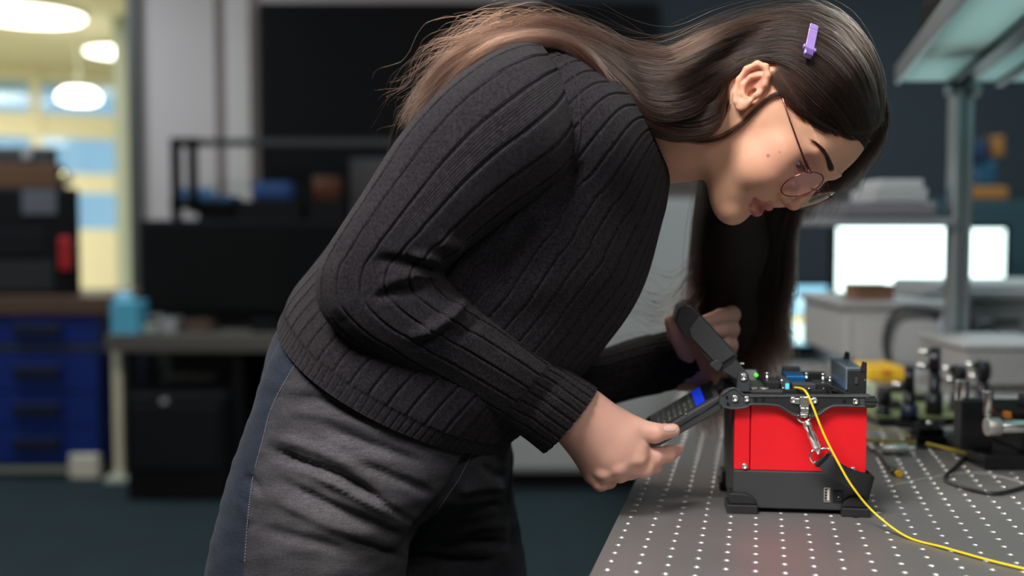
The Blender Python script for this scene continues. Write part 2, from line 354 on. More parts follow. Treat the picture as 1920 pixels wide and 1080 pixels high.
# splice mechanism on the deck
def bxp(name, a, b_, y0, y1, z0, z1, m, bev=.0006): return box(name, S(a, 720, y0)[0], S(b_, 720, y0)[0], y0, y1, z0, z1, m, spl, bevel=bev)
bxp('mechanism_bed', 1440, 1590, .012, .100, zd - .001, zd + .003, M_black)
bxp('fibre_holder', 1436, 1462, .016, .040, zd + .003, zd + .010, M_black); bxp('fibre_holder', 1528, 1560, .016, .045, zd + .003, zd + .009, M_black)
bxp('clamp_block', 1466, 1482, .014, .060, zd + .003, zd + .011, M_dkgrey); bxp('clamp_block', 1486, 1530, .014, .030, zd + .003, zd + .0085, M_dkgrey)
bxp('blue_stage', 1474, 1510, .040, .080, zd + .003, zd + .013, M_blue)
o_ = bxp('blue_stage', 1473, 1480, .012, .018, zd + .003, zd + .009, mat('lit_blue', (0.05, .4, .7), .3, emit=(.1, .6, .9), estr=.8))
bxp('electrode_arm', 1468, 1500, .082, .094, zd + .003, zd + .017, M_dkgrey); bxp('electrode_arm', 1505, 1548, .074, .090, zd + .003, zd + .012, M_black)
for a, yy, hh in ((1438, .045, .014), (1543, .030, .016), (1512, .055, .013), (1466, .02, .010), (1556, .050, .010)):
    x = S(a, 715, yy)[0]; cylo('silver_post', (x, yy, zd + .002), (x, yy, zd + hh), .0018, M_steel, spl, n=12); cylo('post_cap', (x, yy, zd + hh), (x, yy, zd + hh + .002), .0026, M_steel, spl, n=12)
for a, yy in ((1468, .013), (1517, .012), (1544, .013), (1560, .02)):
    x = S(a, 725, yy)[0]; lathe('set_screw', [(.0015, 0), (.0015, .0012), (.0003, .0014)], M_steel, spl, 12, Matrix.Translation((x, yy, zd + .0035)))
# small angled link and black lever beside the lens box
x, z = S(1570, 735, .006); bm = bmesh.new(); cyl(bm, (x - .012, .007, zd + .010), (x + .010, .007, zd), .0014, n=8); cyl(bm, (x - .006, .007, zd), (x - .012, .007, zd + .010), .0014, n=8); bobj('link_lever', bm, M_rub, spl)
x, z = S(1418, 703, .08); cylo('status_lamp', (x, .082, z), (x, .078, z), .0018, mat('green_led', (0.1, .9, .1), .4, emit=(.12, 1, .05), estr=1.1), spl, n=14)
box('lamp_bar', x - .016, x + .001, .083, .095, zd, z + .004, mat('pale_bar', (.35, .33, .36), .5), spl, bevel=.001)
# lens box with a clear cover, right end of the deck
xa, xb = S(1590, 720, .008)[0], S(1625, 720, .008)[0]; zc = S(1600, 692, .008)[1]
box('lens_box', xa, xb, .008, .105, zd - .001, zc - .001, M_black, spl, bevel=.001)
prismo('lens_box_horn', [(xb - .0075, zc - .004), (xb, zc - .004), (xb, zc + .0065), (xb - .004, zc + .008)], .008, .011, M_black, spl, bevel=.0005)
prismo('lens_box_horn', [(xb - .0075, zc - .004), (xb, zc - .004), (xb, zc + .0065), (xb - .004, zc + .008)], .098, .102, M_black, spl, bevel=.0005)
bm = bmesh.new(); bx(bm, xa - .001, xb - .004, .010, .103, zc - .001, zc + .0015); bx(bm, xa - .002, xa, .010, .103, zd + .004, zc + .0015); bobj('clear_cover', bm, M_clear, spl, bevel=.0005)
box('lens_bar', xa - .0015, xa - .0003, .02, .09, zd + .003, zd + .011, M_blue, spl)
box('box_latch', S(1603, 705, .007)[0], S(1609, 705, .007)[0], .0066, .0085, S(1603, 720, .007)[1], S(1603, 708, .007)[1], M_dkgrey, spl, bevel=.0004)
x, z = S(1622, 713, .007); cylo('pin', (x, .0072, z), (x, .009, z), .0010, M_steel, spl, n=10)
# ports
x, z = S(1545, 942, .002); x2, z2 = S(1557, 915, .002)
ub = box('usb_port', x, x2, .0030, .0042, z, z2, M_chrome, spl, bevel=.0003)
box('port_tongue', x + .0032, x2 - .0012, .0024, .0035, z + .002, z2 - .002, mat('white_tongue', (.75, .72, .68), .4), ub)
box('port_slot', x + .0008, x2 - .0008, .0027, .0034, z + .0010, z2 - .0010, M_ghost, ub)
for k in range(4): box('port_contact', x + .0010, x + .0028, .0022, .0030, z + .0022 + k * .0030, z + .0034 + k * .0030, mat('gold', (.8, .62, .25), .3, 1), ub)
x, z = S(1562, 943, .002); x2, z2 = S(1582, 921, .002)
dj = box('power_socket', x, x2, .0030, .0045, z, z2, M_ghost, spl, bevel=.0006)
cx, cz_ = (x + x2) / 2, (z + z2) / 2
lathe('socket_ring', [(.0042, 0), (.0042, .0008), (.0034, .0010), (.0032, 0)], M_rub, dj, 20, Matrix.Translation((cx, .0032, cz_)) @ Matrix.Rotation(math.pi / 2, 4, 'X'))
lathe('socket_pin', [(.0009, 0), (.0009, .0018), (.0002, .0022)], M_steel, dj, 12, Matrix.Translation((cx, .0028, cz_)) @ Matrix.Rotation(math.pi / 2, 4, 'X'))
for px_ in ((1505, 741), ): pass
# wind cover, swung open to the left: side profile extruded across the machine
cov = [(1266, 604), (1272, 580), (1286, 570), (1296, 573), (1309, 586), (1384, 668), (1375, 683), (1350, 699), (1336, 691), (1329, 677), (1291, 634), (1279, 627)]
wc = prismo('wind_cover', Sp(cov, .012), .012, .100, M_black, spl, bevel=.0015)
prismo('cover_cheek', Sp([(1292, 618), (1311, 592), (1378, 665), (1353, 682), (1338, 677), (1296, 633)], .010), .0095, .0125, M_dkgrey, wc, bevel=.001)
prismo('cover_corner', Sp([(1336, 678), (1346, 674), (1356, 684), (1347, 697), (1339, 692), (1330, 684)], .009), .0085, .0125, M_dkgrey, wc, bevel=.001)
prismo('cover_arm', Sp([(1352, 694), (1376, 672), (1401, 698), (1403, 710), (1394, 718), (1384, 714)], .012), .0122, .0165, M_dkgrey, wc, bevel=.001)
prismo('cover_arm', Sp([(1352, 694), (1376, 672), (1401, 698), (1403, 710), (1394, 718), (1384, 714)], .012), .095, .0995, M_dkgrey, wc, bevel=.001)
for a, b_ in ((1350, 641), (1391, 682)):
    x, z = S(a - 3, b_ + 1, .02); box('cover_tab', x, x + .004, .02, .024, z, z + .0012, mat('pale_plastic', (.6, .58, .52), .4), wc)
# screen panel, folded down to the left
sc_pts = [(1352, 742), (1214, 822), (1203, 836), (1212, 842), (1242, 836), (1360, 768)]
mp_ = prismo('display_panel', Sp([(1349, 741), (1216, 818), (1204, 834), (1214, 840), (1238, 836), (1358, 766)], .002), .002, .118, M_dkgrey, spl, bevel=.002)
q0 = S(1349, 741, .002); q1 = S(1216, 818, .002)
d_ = Vector((q1[0] - q0[0], 0, q1[1] - q0[1])); L_ = d_.length; d_.normalize(); nrm = Vector((-d_.z, 0, d_.x)); nrm = nrm if nrm.z > 0 else -nrm
scr = bpy.data.objects.new('screen', None)
M_scr = mat('display_glass', (0.02, 0.021, 0.024), 0.2)
Msc = Matrix(((d_.x, 0, nrm.x, q0[0]), (0, 1, 0, 0.0), (d_.z, 0, nrm.z, q0[1]), (0, 0, 0, 1)))
bm = bmesh.new(); bx(bm, .006, L_ - .004, .008, .112, .0, .0007, Msc); so = bobj('screen', bm, M_scr, mp_, bevel=.0003)
bm = bmesh.new(); bx(bm, .016, .027, .012, .108, .0007, .0010, Msc); bobj('blue_title_bar', bm, mat('screen_blue', (.005, .03, .6), .3, emit=(.004, .035, .55), estr=.7), so)
M_txt = mat('screen_grey', (.14, .15, .14), .4, emit=(.20, .22, .19), estr=.12); M_txt2 = mat('screen_olive', (.12, .12, .08), .4, emit=(.22, .21, .15), estr=.06)
bm = bmesh.new(); bx(bm, .028, L_ - .012, .010, .110, .0007, .0009, Msc); bobj('screen_field', bm, mat('screen_dark', (.04, .045, .04), .3, emit=(.05, .055, .055), estr=.2), so)
for k in range(7):
    for j in range(3):
        w_ = random.uniform(.018, .027)
        bm = bmesh.new(); xx = .031 + k * .0065; yy = .014 + j * .031; bx(bm, xx, xx + .0022, yy, yy + w_, .0009, .0011, Msc)
        if xx < L_ - .014: bobj('screen_row', bm, M_txt if (k + j) % 3 else M_txt2, so)
tube('panel_groove', [(x, .0012, z) for x, z in Sp([(1350, 752), (1225, 829)], .001)], .0006, M_ghost, mp_, 6, 4)
x, z = S(1286, 776, .001); cylo('panel_pin', (x, .001, z), (x, .003, z), .0012, M_steel, mp_, n=10)
# steel buckle, swivel clip, ring and shoulder strap
zz = -.006
def sp3(a, b_, y): x, z = S(a, b_, y); return (x, y, z)
buck = bpy.data.objects.new('strap_bracket', None); COL.objects.link(buck); buck.parent = spl
box('bracket_plate', S(1499, 745, zz)[0], S(1517, 745, zz)[0], -.0078, -.0050, S(1500, 762, zz)[1], S(1500, 743, zz)[1], M_steel, buck, bevel=.0008)
box('bracket_bar', S(1490, 745, zz)[0], S(1526, 745, zz)[0], -.0058, -.0045, S(1500, 757, zz)[1], S(1500, 747, zz)[1], M_steel, buck, bevel=.0006)
box('bracket_loop', S(1500, 745, zz)[0], S(1516, 745, zz)[0], -.0095, -.0066, S(1500, 774, zz)[1], S(1500, 763, zz)[1], M_chrome, buck, bevel=.0008)
box('bracket_loop', S(1500, 745, zz)[0], S(1515, 745, zz)[0], -.0092, -.0062, S(1500, 782, zz)[1], S(1500, 775, zz)[1], M_steel, buck, bevel=.0008)
strap = thing('shoulder_strap', 'black webbing strap with chrome swivel clip hanging on the red panel', 'strap', SO, SY)
tube('clip_ring', [sp3(1496, 778, -.010), sp3(1497, 786, -.011), sp3(1507, 792, -.011), sp3(1518, 786, -.011), sp3(1519, 778, -.010)], .0010, M_chrome, strap, 8)
tube('clip_body', [sp3(1511, 789, -.011), sp3(1516, 803, -.012), sp3(1522, 816, -.012), sp3(1529, 832, -.012), sp3(1533, 843, -.011)], .0028, mat('polished_clip', (.95, .93, .90), .25, .9), strap, 12, rs=[.0034, .0046, .0034, .0046, .0044, .0050, .0028])
tube('clip_gate', [sp3(1514, 796, -.0155), sp3(1519, 812, -.016), sp3(1526, 826, -.0155)], .0010, mat('dark_steel', (.2, .2, .21), .2, 1), strap, 8)
tube('clip_lever', [sp3(1530, 826, -.0145), sp3(1536, 832, -.015), sp3(1534, 842, -.014)], .0012, M_chrome, strap, 8)
tube('swivel', [sp3(1533, 838, -.011), sp3(1535, 852, -.012)], .0022, M_chrome, strap, 10, rs=[.0016, .003, .0018])
tube('strap_ring', [sp3(1537, 842, -.010), sp3(1524, 845, -.011), sp3(1519, 856, -.012), sp3(1526, 867, -.012), sp3(1542, 862, -.012), sp3(1559, 853, -.012), sp3(1553, 841, -.011)], .0012, M_chrome, strap, 8, closed=True, steps=64)
def ribbon(name, A, B, th, m, par, n=40):
    A = catmull(A, n); B = catmull(B, n); C = np.cross(np.gradient((A + B) / 2, axis=0), B - A); C /= np.linalg.norm(C, axis=1)[:, None] + 1e-12
    V = []; F = []
    for i in range(n): V += [A[i] - C[i] * th, A[i] + C[i] * th, B[i] + C[i] * th, B[i] - C[i] * th]
    for i in range(n - 1):
        for j in range(4): F.append((4 * i + j, 4 * i + (j + 1) % 4, 4 * i + 4 + (j + 1) % 4, 4 * i + 4 + j))
    F += [(3, 2, 1, 0), (4 * n - 4, 4 * n - 3, 4 * n - 2, 4 * n - 1)]
    return mobj(name, V, F, m, par, smooth=False)
M_web = mat('black_webbing', (0.012, 0.012, 0.014), 0.6, bump=0.6, bscale=1800)
ribbon('webbing', [sp3(1556, 850, -.012), sp3(1568, 862, -.016), sp3(1590, 876, -.013), sp3(1612, 884, -.010), sp3(1637, 893, -.004), sp3(1634, 899, .012)],
       [sp3(1530, 868, -.012), sp3(1549, 890, -.017), sp3(1575, 905, -.014), sp3(1600, 918, -.012), sp3(1626, 936, -.004), sp3(1622, 936, .012)], .0009, M_web, strap)
ribbon('webbing_fold', [sp3(1556, 849, -.014), sp3(1549, 853, -.0155), sp3(1552, 858, -.014)], [sp3(1530, 867, -.014), sp3(1528, 873, -.0155), sp3(1535, 876, -.014)], .0008, M_web, strap, 10)
ribbon('webbing_tail', [sp3(1637, 893, -.003), sp3(1628, 884, .010), sp3(1617, 878, .030)], [sp3(1628, 936, -.003), sp3(1626, 926, .010), sp3(1618, 920, .030)], .0009, M_web, strap, 14)
# yellow fibre patch cord
M_yel = mat('yellow_jacket', (0.86, 0.62, 0.02), 0.38)
fc = []
for a, b_, Y in ((1478, 727, 1.125), (1500, 728, 1.098), (1512, 736, 1.078), (1524, 762, 1.070), (1545, 815, 1.062), (1572, 868, 1.052), (1600, 915, 1.045), (1640, 962, 1.04), (1700, 1012, 1.01), (1770, 1050, .975), (1860, 1081, .935), (1960, 1100, .90)):
    p = W(a, b_, Y); fc.append((p.x, p.y, max(p.z, TZ + .0022)))
tag(tube('patch_cord', fc, .00115, M_yel, None, 10, 160), 'thin yellow fibre cord curving from the red machine across the table', 'fibre cable')
# ================================================================ the person
import openvdb
person = thing('person', 'woman in a black ribbed sweater and faded jeans bending over the red machine', 'person', (W(760, 700, 1.15).x, 1.15, 0))
PO = np.array(person.location)
Rc = np.array([1.0, 0, 0]); Uc = np.array([0, sp_, cp_]); Cc = np.array([0, -cp_, sp_])   # right, up, towards the camera
# head frame (columns: forward, her right, up), origin between the ears, in mm of a standard head
HM = np.array([[0.3341, -0.4564, 0.8249], [-0.4011, -0.8606, -0.3138], [-0.8531, 0.2261, 0.4706]])
HO = np.array([0.2594, 1.0757, 1.2279]); HK = .000969
def Hd(x, y, z): return HO + HM @ (np.array([x, y, z], float) * HK)

class Sdf:
    def __init__(s): s.p = []
    def cap(s, a, b, ra, rb, k=.01, sub=False): s.p.append(('cap', np.array(a, float), np.array(b, float), ra, rb, k, sub))
    def chain(s, pts, rad, k=.01, sub=False):
        for i in range(len(pts) - 1): s.cap(pts[i], pts[i + 1], rad[i], rad[i + 1], k, sub)
    def ell(s, c, M, r, k=.01, sub=False): s.p.append(('ell', np.array(c, float), np.array(M, float), np.array(r, float), None, k, sub))
    def fn(s, f, k=.01): s.p.append(('fn', f, None, None, None, k, False))
    def one(s, q, P):
        t = q[0]
        if t == 'cap':
            a, b, ra, rb = q[1:5]; ab = b - a; L = ab @ ab + 1e-12; v = P - a
            h = np.clip(v @ ab / L, 0, 1); w = v - h[..., None] * ab
            return np.sqrt((w * w).sum(-1)) - (ra + (rb - ra) * h)
        if t == 'ell':
            c, M, r = q[1:4]; v = (P - c) @ M; a = v / r; k0 = np.sqrt((a * a).sum(-1)); b = a / r; k1 = np.sqrt((b * b).sum(-1)) + 1e-9
            return k0 * (k0 - 1) / k1
        return q[1](P)
    def ev(s, P, idx=None):
        d = np.full(P.shape[:-1], 1.0)
        for i in (range(len(s.p)) if idx is None else idx):
            q = s.p[i]; e = s.one(q, P); k = q[5]
            if q[6]:
                e = -e; h = np.maximum(k - np.abs(d - e), 0) / k; d = np.maximum(d, e) + h * h * k * .25
            else:
                h = np.maximum(k - np.abs(d - e), 0) / k; d = np.minimum(d, e) + h * h * -k * .25
        return d
    def mesh(s, lo, hi, vox, B=24, adapt=0.0):
        n = np.ceil((np.array(hi) - lo) / (vox * B)).astype(int); hd = vox * B * .5 * 1.7321
        g = openvdb.FloatGrid(.05)
        C = np.stack(np.meshgrid(*[np.arange(m) for m in n], indexing='ij'), -1).reshape(-1, 3)
        cen = lo + (C + .5) * B * vox
        E = [s.one(q, cen) for q in s.p]; D = s.ev(cen)
        ar = np.arange(B); loc = np.stack(np.meshgrid(ar, ar, ar, indexing='ij'), -1) * vox
        for j in range(len(C)):
            o = C[j] * B
            if abs(D[j]) < hd * 1.35 + .004:
                idx = [i for i in range(len(s.p)) if (E[i][j] < hd + s.p[i][5] if s.p[i][6] else E[i][j] < max(D[j], -hd) + 2.3 * hd + s.p[i][5])]
                v = s.ev(lo + o * vox + loc, idx).astype(np.float32)
                g.copyFromArray(np.clip(v, -.05, .05), ijk=tuple(int(t) for t in o))
            elif D[j] < 0:
                g.fill(tuple(int(t) for t in o), tuple(int(t) for t in o + B - 1), -.05, True)
        P, T, Q = g.convertToPolygons(0.0, adapt)
        return P * vox + lo, T[:, ::-1], Q[:, ::-1]

body = Sdf()
Zt = [-106, -102, -97, -89, -80, -70, -58, -45, -30, -15, 0, 15, 30, 45, 60, 75, 85, 96, 102]
Xf = [40, 60, 70, 79, 81.5, 80, 81, 83, 84, 84.5, 83, 84.5, 87, 84, 76, 66, 48, 20, 5]
Xb = [38, 30, 25, 10, -2, -12, -20, -30, -45, -60, -75, -80, -82, -80, -76, -66, -48, -20, -5]
Wt = [6, 14, 24, 33, 39, 45, 49, 53, 58, 62, 65.5, 67.5, 69, 69.5, 67, 60, 48, 24, 6]
Nt = [2, 2, 2, 2, 2.0, 2.1, 2.15, 2.2, 2.2, 2.2, 2.25, 2.25, 2.25, 2.2, 2.1, 2, 2, 2, 2]
zz_ = np.linspace(-106, 102, 209); ker = np.exp(-np.linspace(-2, 2, 17) ** 2); ker /= ker.sum()
def smt(v):
    a = np.interp(zz_, Zt, v); return np.convolve(np.pad(a, 8, 'edge'), ker, 'valid')
tXf, tXb, tW, tN = smt(Xf), smt(Xb), smt(Wt), smt(Nt)
def headloft(P):
    q = (P - HO) @ HM / HK; x, y, z = q[..., 0], np.abs(q[..., 1]), q[..., 2]
    xf, xb, w, n = [np.interp(z, zz_, t) for t in (tXf, tXb, tW, tN)]
    xc = xb + (xf - xb) * np.interp(z, [-90, -50, 0, 60], [.42, .42, .46, .5])
    A = np.where(x > xc, xf - xc, xc - xb); dx = np.abs(x - xc)
    e = ((dx / A) ** n + (y / w) ** n) ** (1 / n) + 1e-6; r = np.sqrt(dx * dx + y * y)
    d = (r - r / e) * .85
    pl = -.44 * (x - 60) - .90 * (z + 97); k = 14.0
    h = np.maximum(k - np.abs(d - pl), 0) / k; d = np.maximum(d, pl) + h * h * k * .25
    tp = np.sqrt((x / 83.5) ** 2 + (y / 69) ** 2 + ((z - 23) / 74.5) ** 2); cr = (tp - 1) * 72
    d = np.where(z > 30, np.maximum(d, cr), d)
    h = np.maximum(12 - np.abs(d - cr), 0) / 12; d = np.minimum(d, cr) - h * h * 3
    return d * HK
# torso core, kept inside the sweater, then neck, head, arms, hands
def Wp(a): return np.array(W(*a))
body.chain([Wp((770, 760, 1.15)), Wp((790, 650, 1.15)), Wp((880, 500, 1.15)), Wp((1010, 340, 1.14)), Wp((1130, 230, 1.125))], [.115, .10, .10, .105, .055], .05)
body.chain([Wp((1110, 235, 1.12)), Wp((1205, 232, 1.105)), Wp((1285, 232, 1.09)), Wp((1350, 205, 1.08))], [.050, .050, .050, .054], .03)
body.cap(Wp((1050, 215, 1.03)), Wp((1030, 225, 1.25)), .042, .042, .04)
body.fn(headloft, .018)
H2 = lambda L: [Hd(*p) for p in L]
for s in (1, -1):
    body.ell(Hd(58, s * 36, -24), HM, np.array([24, 21, 26]) * HK, .016)
    body.ell(Hd(55, s * 42, -2), HM, np.array([16, 14, 12]) * HK, .016)
    body.ell(Hd(90, s * 33, 7), HM, np.array([14, 15, 9.0]) * HK, .011, True)
    body.ell(Hd(71, s * 26, 23), HM, np.array([5.5, 16, 5]) * HK, .014)
body.chain(H2([(80, 0, 20), (86, 0, 4), (91.5, 0, -10), (94.5, 0, -20.5)]), [.006, .0055, .0062, .0078], .007)
body.cap(Hd(94, 0, -24), Hd(84, 0, -33), .0048, .004, .004)
for s in (1, -1):
    body.ell(Hd(86.5, s * 11, -25), HM, np.array([8.5, 5.8, 7.0]) * HK, .004)
    body.cap(Hd(94.5, s * 9.5, -32.5), Hd(88.5, s * 13, -31), .0030, .0024, .0012, True)
    body.chain(H2([(84.6, 0, -46.0), (84.2, s * 5, -45.2), (80, s * 14, -47.8), (74, s * 21, -50.6)]), [.0036, .0037, .0028, .0012], .0028)
    body.chain(H2([(84.9, 0, -58.2), (82.8, s * 8, -57.6), (79, s * 15, -54.6), (74, s * 21, -51.4)]), [.0040, .0037, .0026, .0012], .003)
    body.chain(H2([(90.0, 0, -52.2), (88, s * 8, -51.6), (83, s * 15, -51.4), (77, s * 21, -51.2)]), [.0008, .0007, .0006, .0004], .0022, True)
    body.cap(Hd(89.5, 0, -34), Hd(89.5, 0, -38), .0016, .0016, .003, True)
    body.ell(Hd(64.5, s * 32, 7), HM, np.array([13.3, 13.3, 13.3]) * HK, .0035)
    body.ell(Hd(78, s * 33.5, 2.4), HM, np.array([8, 12.5, 3.4]) * HK, .0015, True)
body.ell(Hd(73, 0, -79), HM, np.array([10.5, 16, 12]) * HK, .012)
# ears
for s in (1, -1):
    ec, es = math.cos(.36), math.sin(.36); EM = HM @ np.array([[ec, 0, -es], [0, 1, 0], [es, 0, ec]])
    def E_(x, z, o): return Hd(-4 + (x + 8) * ec - z * es, s * (68 + o), -1 + (x + 8) * es + z * ec)
    body.ell(E_(-9, 0, 7.5), EM, np.array([13.8, 4.4, 22.5]) * HK, .004)
    body.ell(E_(-3.5, -17, 7.5), EM, np.array([7.0, 3.6, 8.5]) * HK, .003)
    body.ell(E_(-6, -1, 11.5), EM, np.array([8.5, 5.0, 12.5]) * HK, .004, True)
    body.chain([E_(-1, 1, 7), E_(1, 9, 9), E_(-2, 17, 10.5), E_(-9, 22, 12), E_(-17, 19, 13.5), E_(-21.5, 9, 14), E_(-20.5, -3, 13), E_(-15, -14, 11), E_(-9, -20, 9.5)],
               [.0022, .0025, .0027, .0029, .0030, .0029, .0027, .0024, .003], .0025)
    body.chain([E_(-7, 14, 10), E_(-13.5, 6, 12), E_(-14, -4, 11.5), E_(-9, -11, 10), E_(-4, -12, 9.5)], [.0018, .0024, .0024, .0024, .002], .002)
    body.ell(E_(1.5, -3, 8.5), HM, np.array([3.2, 3.2, 4.5]) * HK, .003)
    body.ell(E_(-4, -4, 7), HM, np.array([3.2, 5, 4.5]) * HK, .003, True)
# arms under the sleeves
body.chain([Wp((1020, 215, 1.04)), Wp((900, 300, .995)), Wp((735, 500, .99)), Wp((745, 545, .99)), Wp((900, 680, 1.02)), Wp((1020, 742, 1.06)), Wp((1085, 785, 1.075))], [.048, .036, .028, .026, .026, .022, .020], .02)
body.chain([Wp((1030, 250, 1.25)), Wp((1010, 420, 1.31)), Wp((985, 620, 1.32)), Wp((1040, 690, 1.315)), Wp((1150, 705, 1.29)), Wp((1290, 690, 1.25)), Wp((1325, 690, 1.24))], [.040, .030, .024, .024, .024, .022, .020], .02)
# right hand (nearer the camera): palm wedges, thumb, four unequal fingers
def hand(pal, fingers):
    for a, b_, ra, rb in pal: body.cap(Wp(a), Wp(b_), ra, rb, .013)
    for pts, rad in fingers:
        sub = [Wp(p) for p in pts]
        body.cap(sub[0], sub[1], rad[0], rad[1], .0055); body.chain(sub[1:], rad[1:], .0030)
hand([((1106, 764, 1.076), (1176, 804, 1.078), .0170, .0125), ((1098, 775, 1.074), (1190, 842, 1.073), .0200, .0140), ((1090, 790, 1.072), (1164, 864, 1.072), .0205, .0132),
      ((1080, 800, 1.074), (1138, 876, 1.078), .0190, .0125), ((1077, 808, 1.080), (1114, 886, 1.088), .0160, .0118), ((1150, 800, 1.085), (1185, 835, 1.085), .013, .012), ((1170, 820, 1.076), (1150, 850, 1.075), .012, .012)],
     [([(1190, 852, 1.076), (1226, 857, 1.082), (1252, 851, 1.094), (1272, 844, 1.106)], [.0108, .0098, .0084, .0056]),
      ([(1164, 871, 1.076), (1208, 877, 1.077), (1226, 872, 1.092), (1218, 862, 1.108)], [.0104, .0096, .0084, .0070]),
      ([(1138, 882, 1.080), (1162, 888, 1.080), (1184, 884, 1.094), (1180, 872, 1.108)], [.0098, .0090, .0080, .0068]),
      ([(1113, 888, 1.089), (1126, 905, 1.086), (1142, 902, 1.096), (1144, 888, 1.108)], [.0094, .0086, .0076, .0064]),
      ([(1150, 788, 1.084), (1190, 804, 1.078), (1228, 812, 1.074), (1262, 807, 1.082)], [.0135, .0120, .0098, .0070])])
for a in ((1199, 862, 1.066), (1161, 879, 1.066), (1132, 888, 1.071)): body.ell(Wp(a), np.eye(3), (.0058, .0058, .0048), .008)
# left hand holding the wind cover from behind
hand([((1322, 690, 1.242), (1345, 640, 1.232), .018, .012), ((1325, 695, 1.242), (1358, 655, 1.236), .017, .012), ((1318, 690, 1.24), (1318, 640, 1.236), .017, .012), ((1325, 700, 1.24), (1360, 685, 1.24), .016, .011)],
     [([(1325, 640, 1.234), (1372, 590, 1.222), (1352, 594, 1.206), (1322, 604, 1.198)], [.0112, .0098, .0090, .0078]),
      ([(1350, 655, 1.234), (1370, 618, 1.224), (1352, 618, 1.208), (1334, 622, 1.200)], [.0112, .0100, .0092, .0078]),
      ([(1358, 672, 1.236), (1368, 648, 1.226), (1356, 646, 1.212), (1346, 650, 1.203)], [.0106, .0092, .0084, .0072]),
      ([(1358, 690, 1.238), (1364, 674, 1.228), (1356, 672, 1.216), (1352, 676, 1.207)], [.0096, .0084, .0076, .0066]),
      ([(1312, 690, 1.238), (1288, 658, 1.222), (1268, 626, 1.206), (1259, 603, 1.196)], [.0140, .0115, .0098, .0080])])

P_, T_, Q_ = body.mesh(np.array([-.30, .88, .80]), np.array([.50, 1.42, 1.40]), .00125)
def vmesh(name, P, T, Q, m, parent):
    vol = np.einsum('ij,ij->i', P[Q[:, 0]], np.cross(P[Q[:, 1]], P[Q[:, 2]]) + np.cross(P[Q[:, 2]], P[Q[:, 3]])).sum() + np.einsum('ij,ij->i', P[T[:, 0]], np.cross(P[T[:, 1]], P[T[:, 2]])).sum()
    if vol < 0: T, Q = T[:, ::-1], Q[:, ::-1]
    me = bpy.data.meshes.new(name); nT, nQ = len(T), len(Q)
    me.vertices.add(len(P)); me.vertices.foreach_set('co', (P - PO).astype(np.float32).ravel())
    li = np.concatenate([T.ravel(), Q.ravel()]).astype(np.int32); me.loops.add(len(li)); me.loops.foreach_set('vertex_index', li)
    st = np.concatenate([np.arange(nT) * 3, nT * 3 + np.arange(nQ) * 4]).astype(np.int32); me.polygons.add(nT + nQ); me.polygons.foreach_set('loop_start', st)
    me.polygons.foreach_set('use_smooth', np.ones(nT + nQ, bool)); me.update(calc_edges=True); me.validate()
    me.materials.append(m); o = bpy.data.objects.new(name, me); COL.objects.link(o); o.parent = parent
    return o
def colattr(me, C):
    a = me.color_attributes.new('tint', 'FLOAT_COLOR', 'POINT'); a.data.foreach_set('color', np.concatenate([C, np.ones((len(C), 1))], 1).astype(np.float32).ravel())
def attrmat(name, rough, spec=.5, sss=0.0, bump=0.0, bscale=800, sheen=0.0, radius=(1, .35, .2), streak=False):
    m = mat(name, (.5, .5, .5), rough, spec=spec, bump=bump, bscale=bscale, sheen=sheen); nt = m.node_tree; b = nt.nodes['Principled BSDF']
    a = nt.nodes.new('ShaderNodeVertexColor'); a.layer_name = 'tint'; nt.links.new(a.outputs[0], b.inputs['Base Color'])
    if streak:
        tc = nt.nodes.new('ShaderNodeTexCoord'); out = a.outputs[0]
        for sc_, lo_, hi_ in (((500, 500, 2600), .6, 1.45), ((110, 110, 700), .84, 1.18)):
            mp = nt.nodes.new('ShaderNodeMapping'); mp.inputs['Scale'].default_value = sc_; mp.inputs['Rotation'].default_value = (0, .35, 0); nz = nt.nodes.new('ShaderNodeTexNoise'); nz.inputs['Scale'].default_value = 1; nz.inputs['Detail'].default_value = 3
            nt.links.new(tc.outputs['Object'], mp.inputs[0]); nt.links.new(mp.outputs[0], nz.inputs['Vector']); mr = nt.nodes.new('ShaderNodeMapRange'); mr.inputs[1].default_value = .3; mr.inputs[2].default_value = .7; mr.inputs[3].default_value = lo_; mr.inputs[4].default_value = hi_; nt.links.new(nz.outputs[0], mr.inputs[0])
            vm = nt.nodes.new('ShaderNodeVectorMath'); vm.operation = 'SCALE'; nt.links.new(out, vm.inputs[0]); nt.links.new(mr.outputs[0], vm.inputs['Scale']); out = vm.outputs[0]
        nt.links.new(out, b.inputs['Base Color'])
    if sss: b.inputs['Subsurface Weight'].default_value = sss; b.inputs['Subsurface Radius'].default_value = radius; b.inputs['Subsurface Scale'].default_value = .006
    return m
M_skin = attrmat('skin', .50, .40, .5, .10, 1500)
skin = vmesh('body', P_, T_, Q_, M_skin, person)
# skin tint in head coordinates: lips, blush, painted eye and ear shading, moles; hands are pinker
q = (P_ - HO) @ HM / HK; x, y, z = q[:, 0], np.abs(q[:, 1]), q[:, 2]
C = np.tile(np.array([.73, .41, .275]), (len(P_), 1))
def blend(w, c):
    global C
    C = C * (1 - w[:, None]) + np.array(c) * w[:, None]
inh = np.linalg.norm(q - np.array([0, 0, 10]), axis=1) < 150
blend(.40 * np.exp(-(((x - 60) / 30) ** 2 + ((y - 45) / 22) ** 2 + ((z + 14) / 20) ** 2)) * inh, (.72, .27, .22))
blend(.35 * np.exp(-(((x - 98) / 12) ** 2 + (y / 12) ** 2 + ((z + 20) / 10) ** 2)) * inh, (.68, .28, .22))
lz = np.interp(y, [0, 5, 14, 22], [-42.2, -41.2, -44.8, -50.0]); lb = np.interp(y, [0, 8, 16, 22], [-63.6, -63.2, -59.8, -53.4])
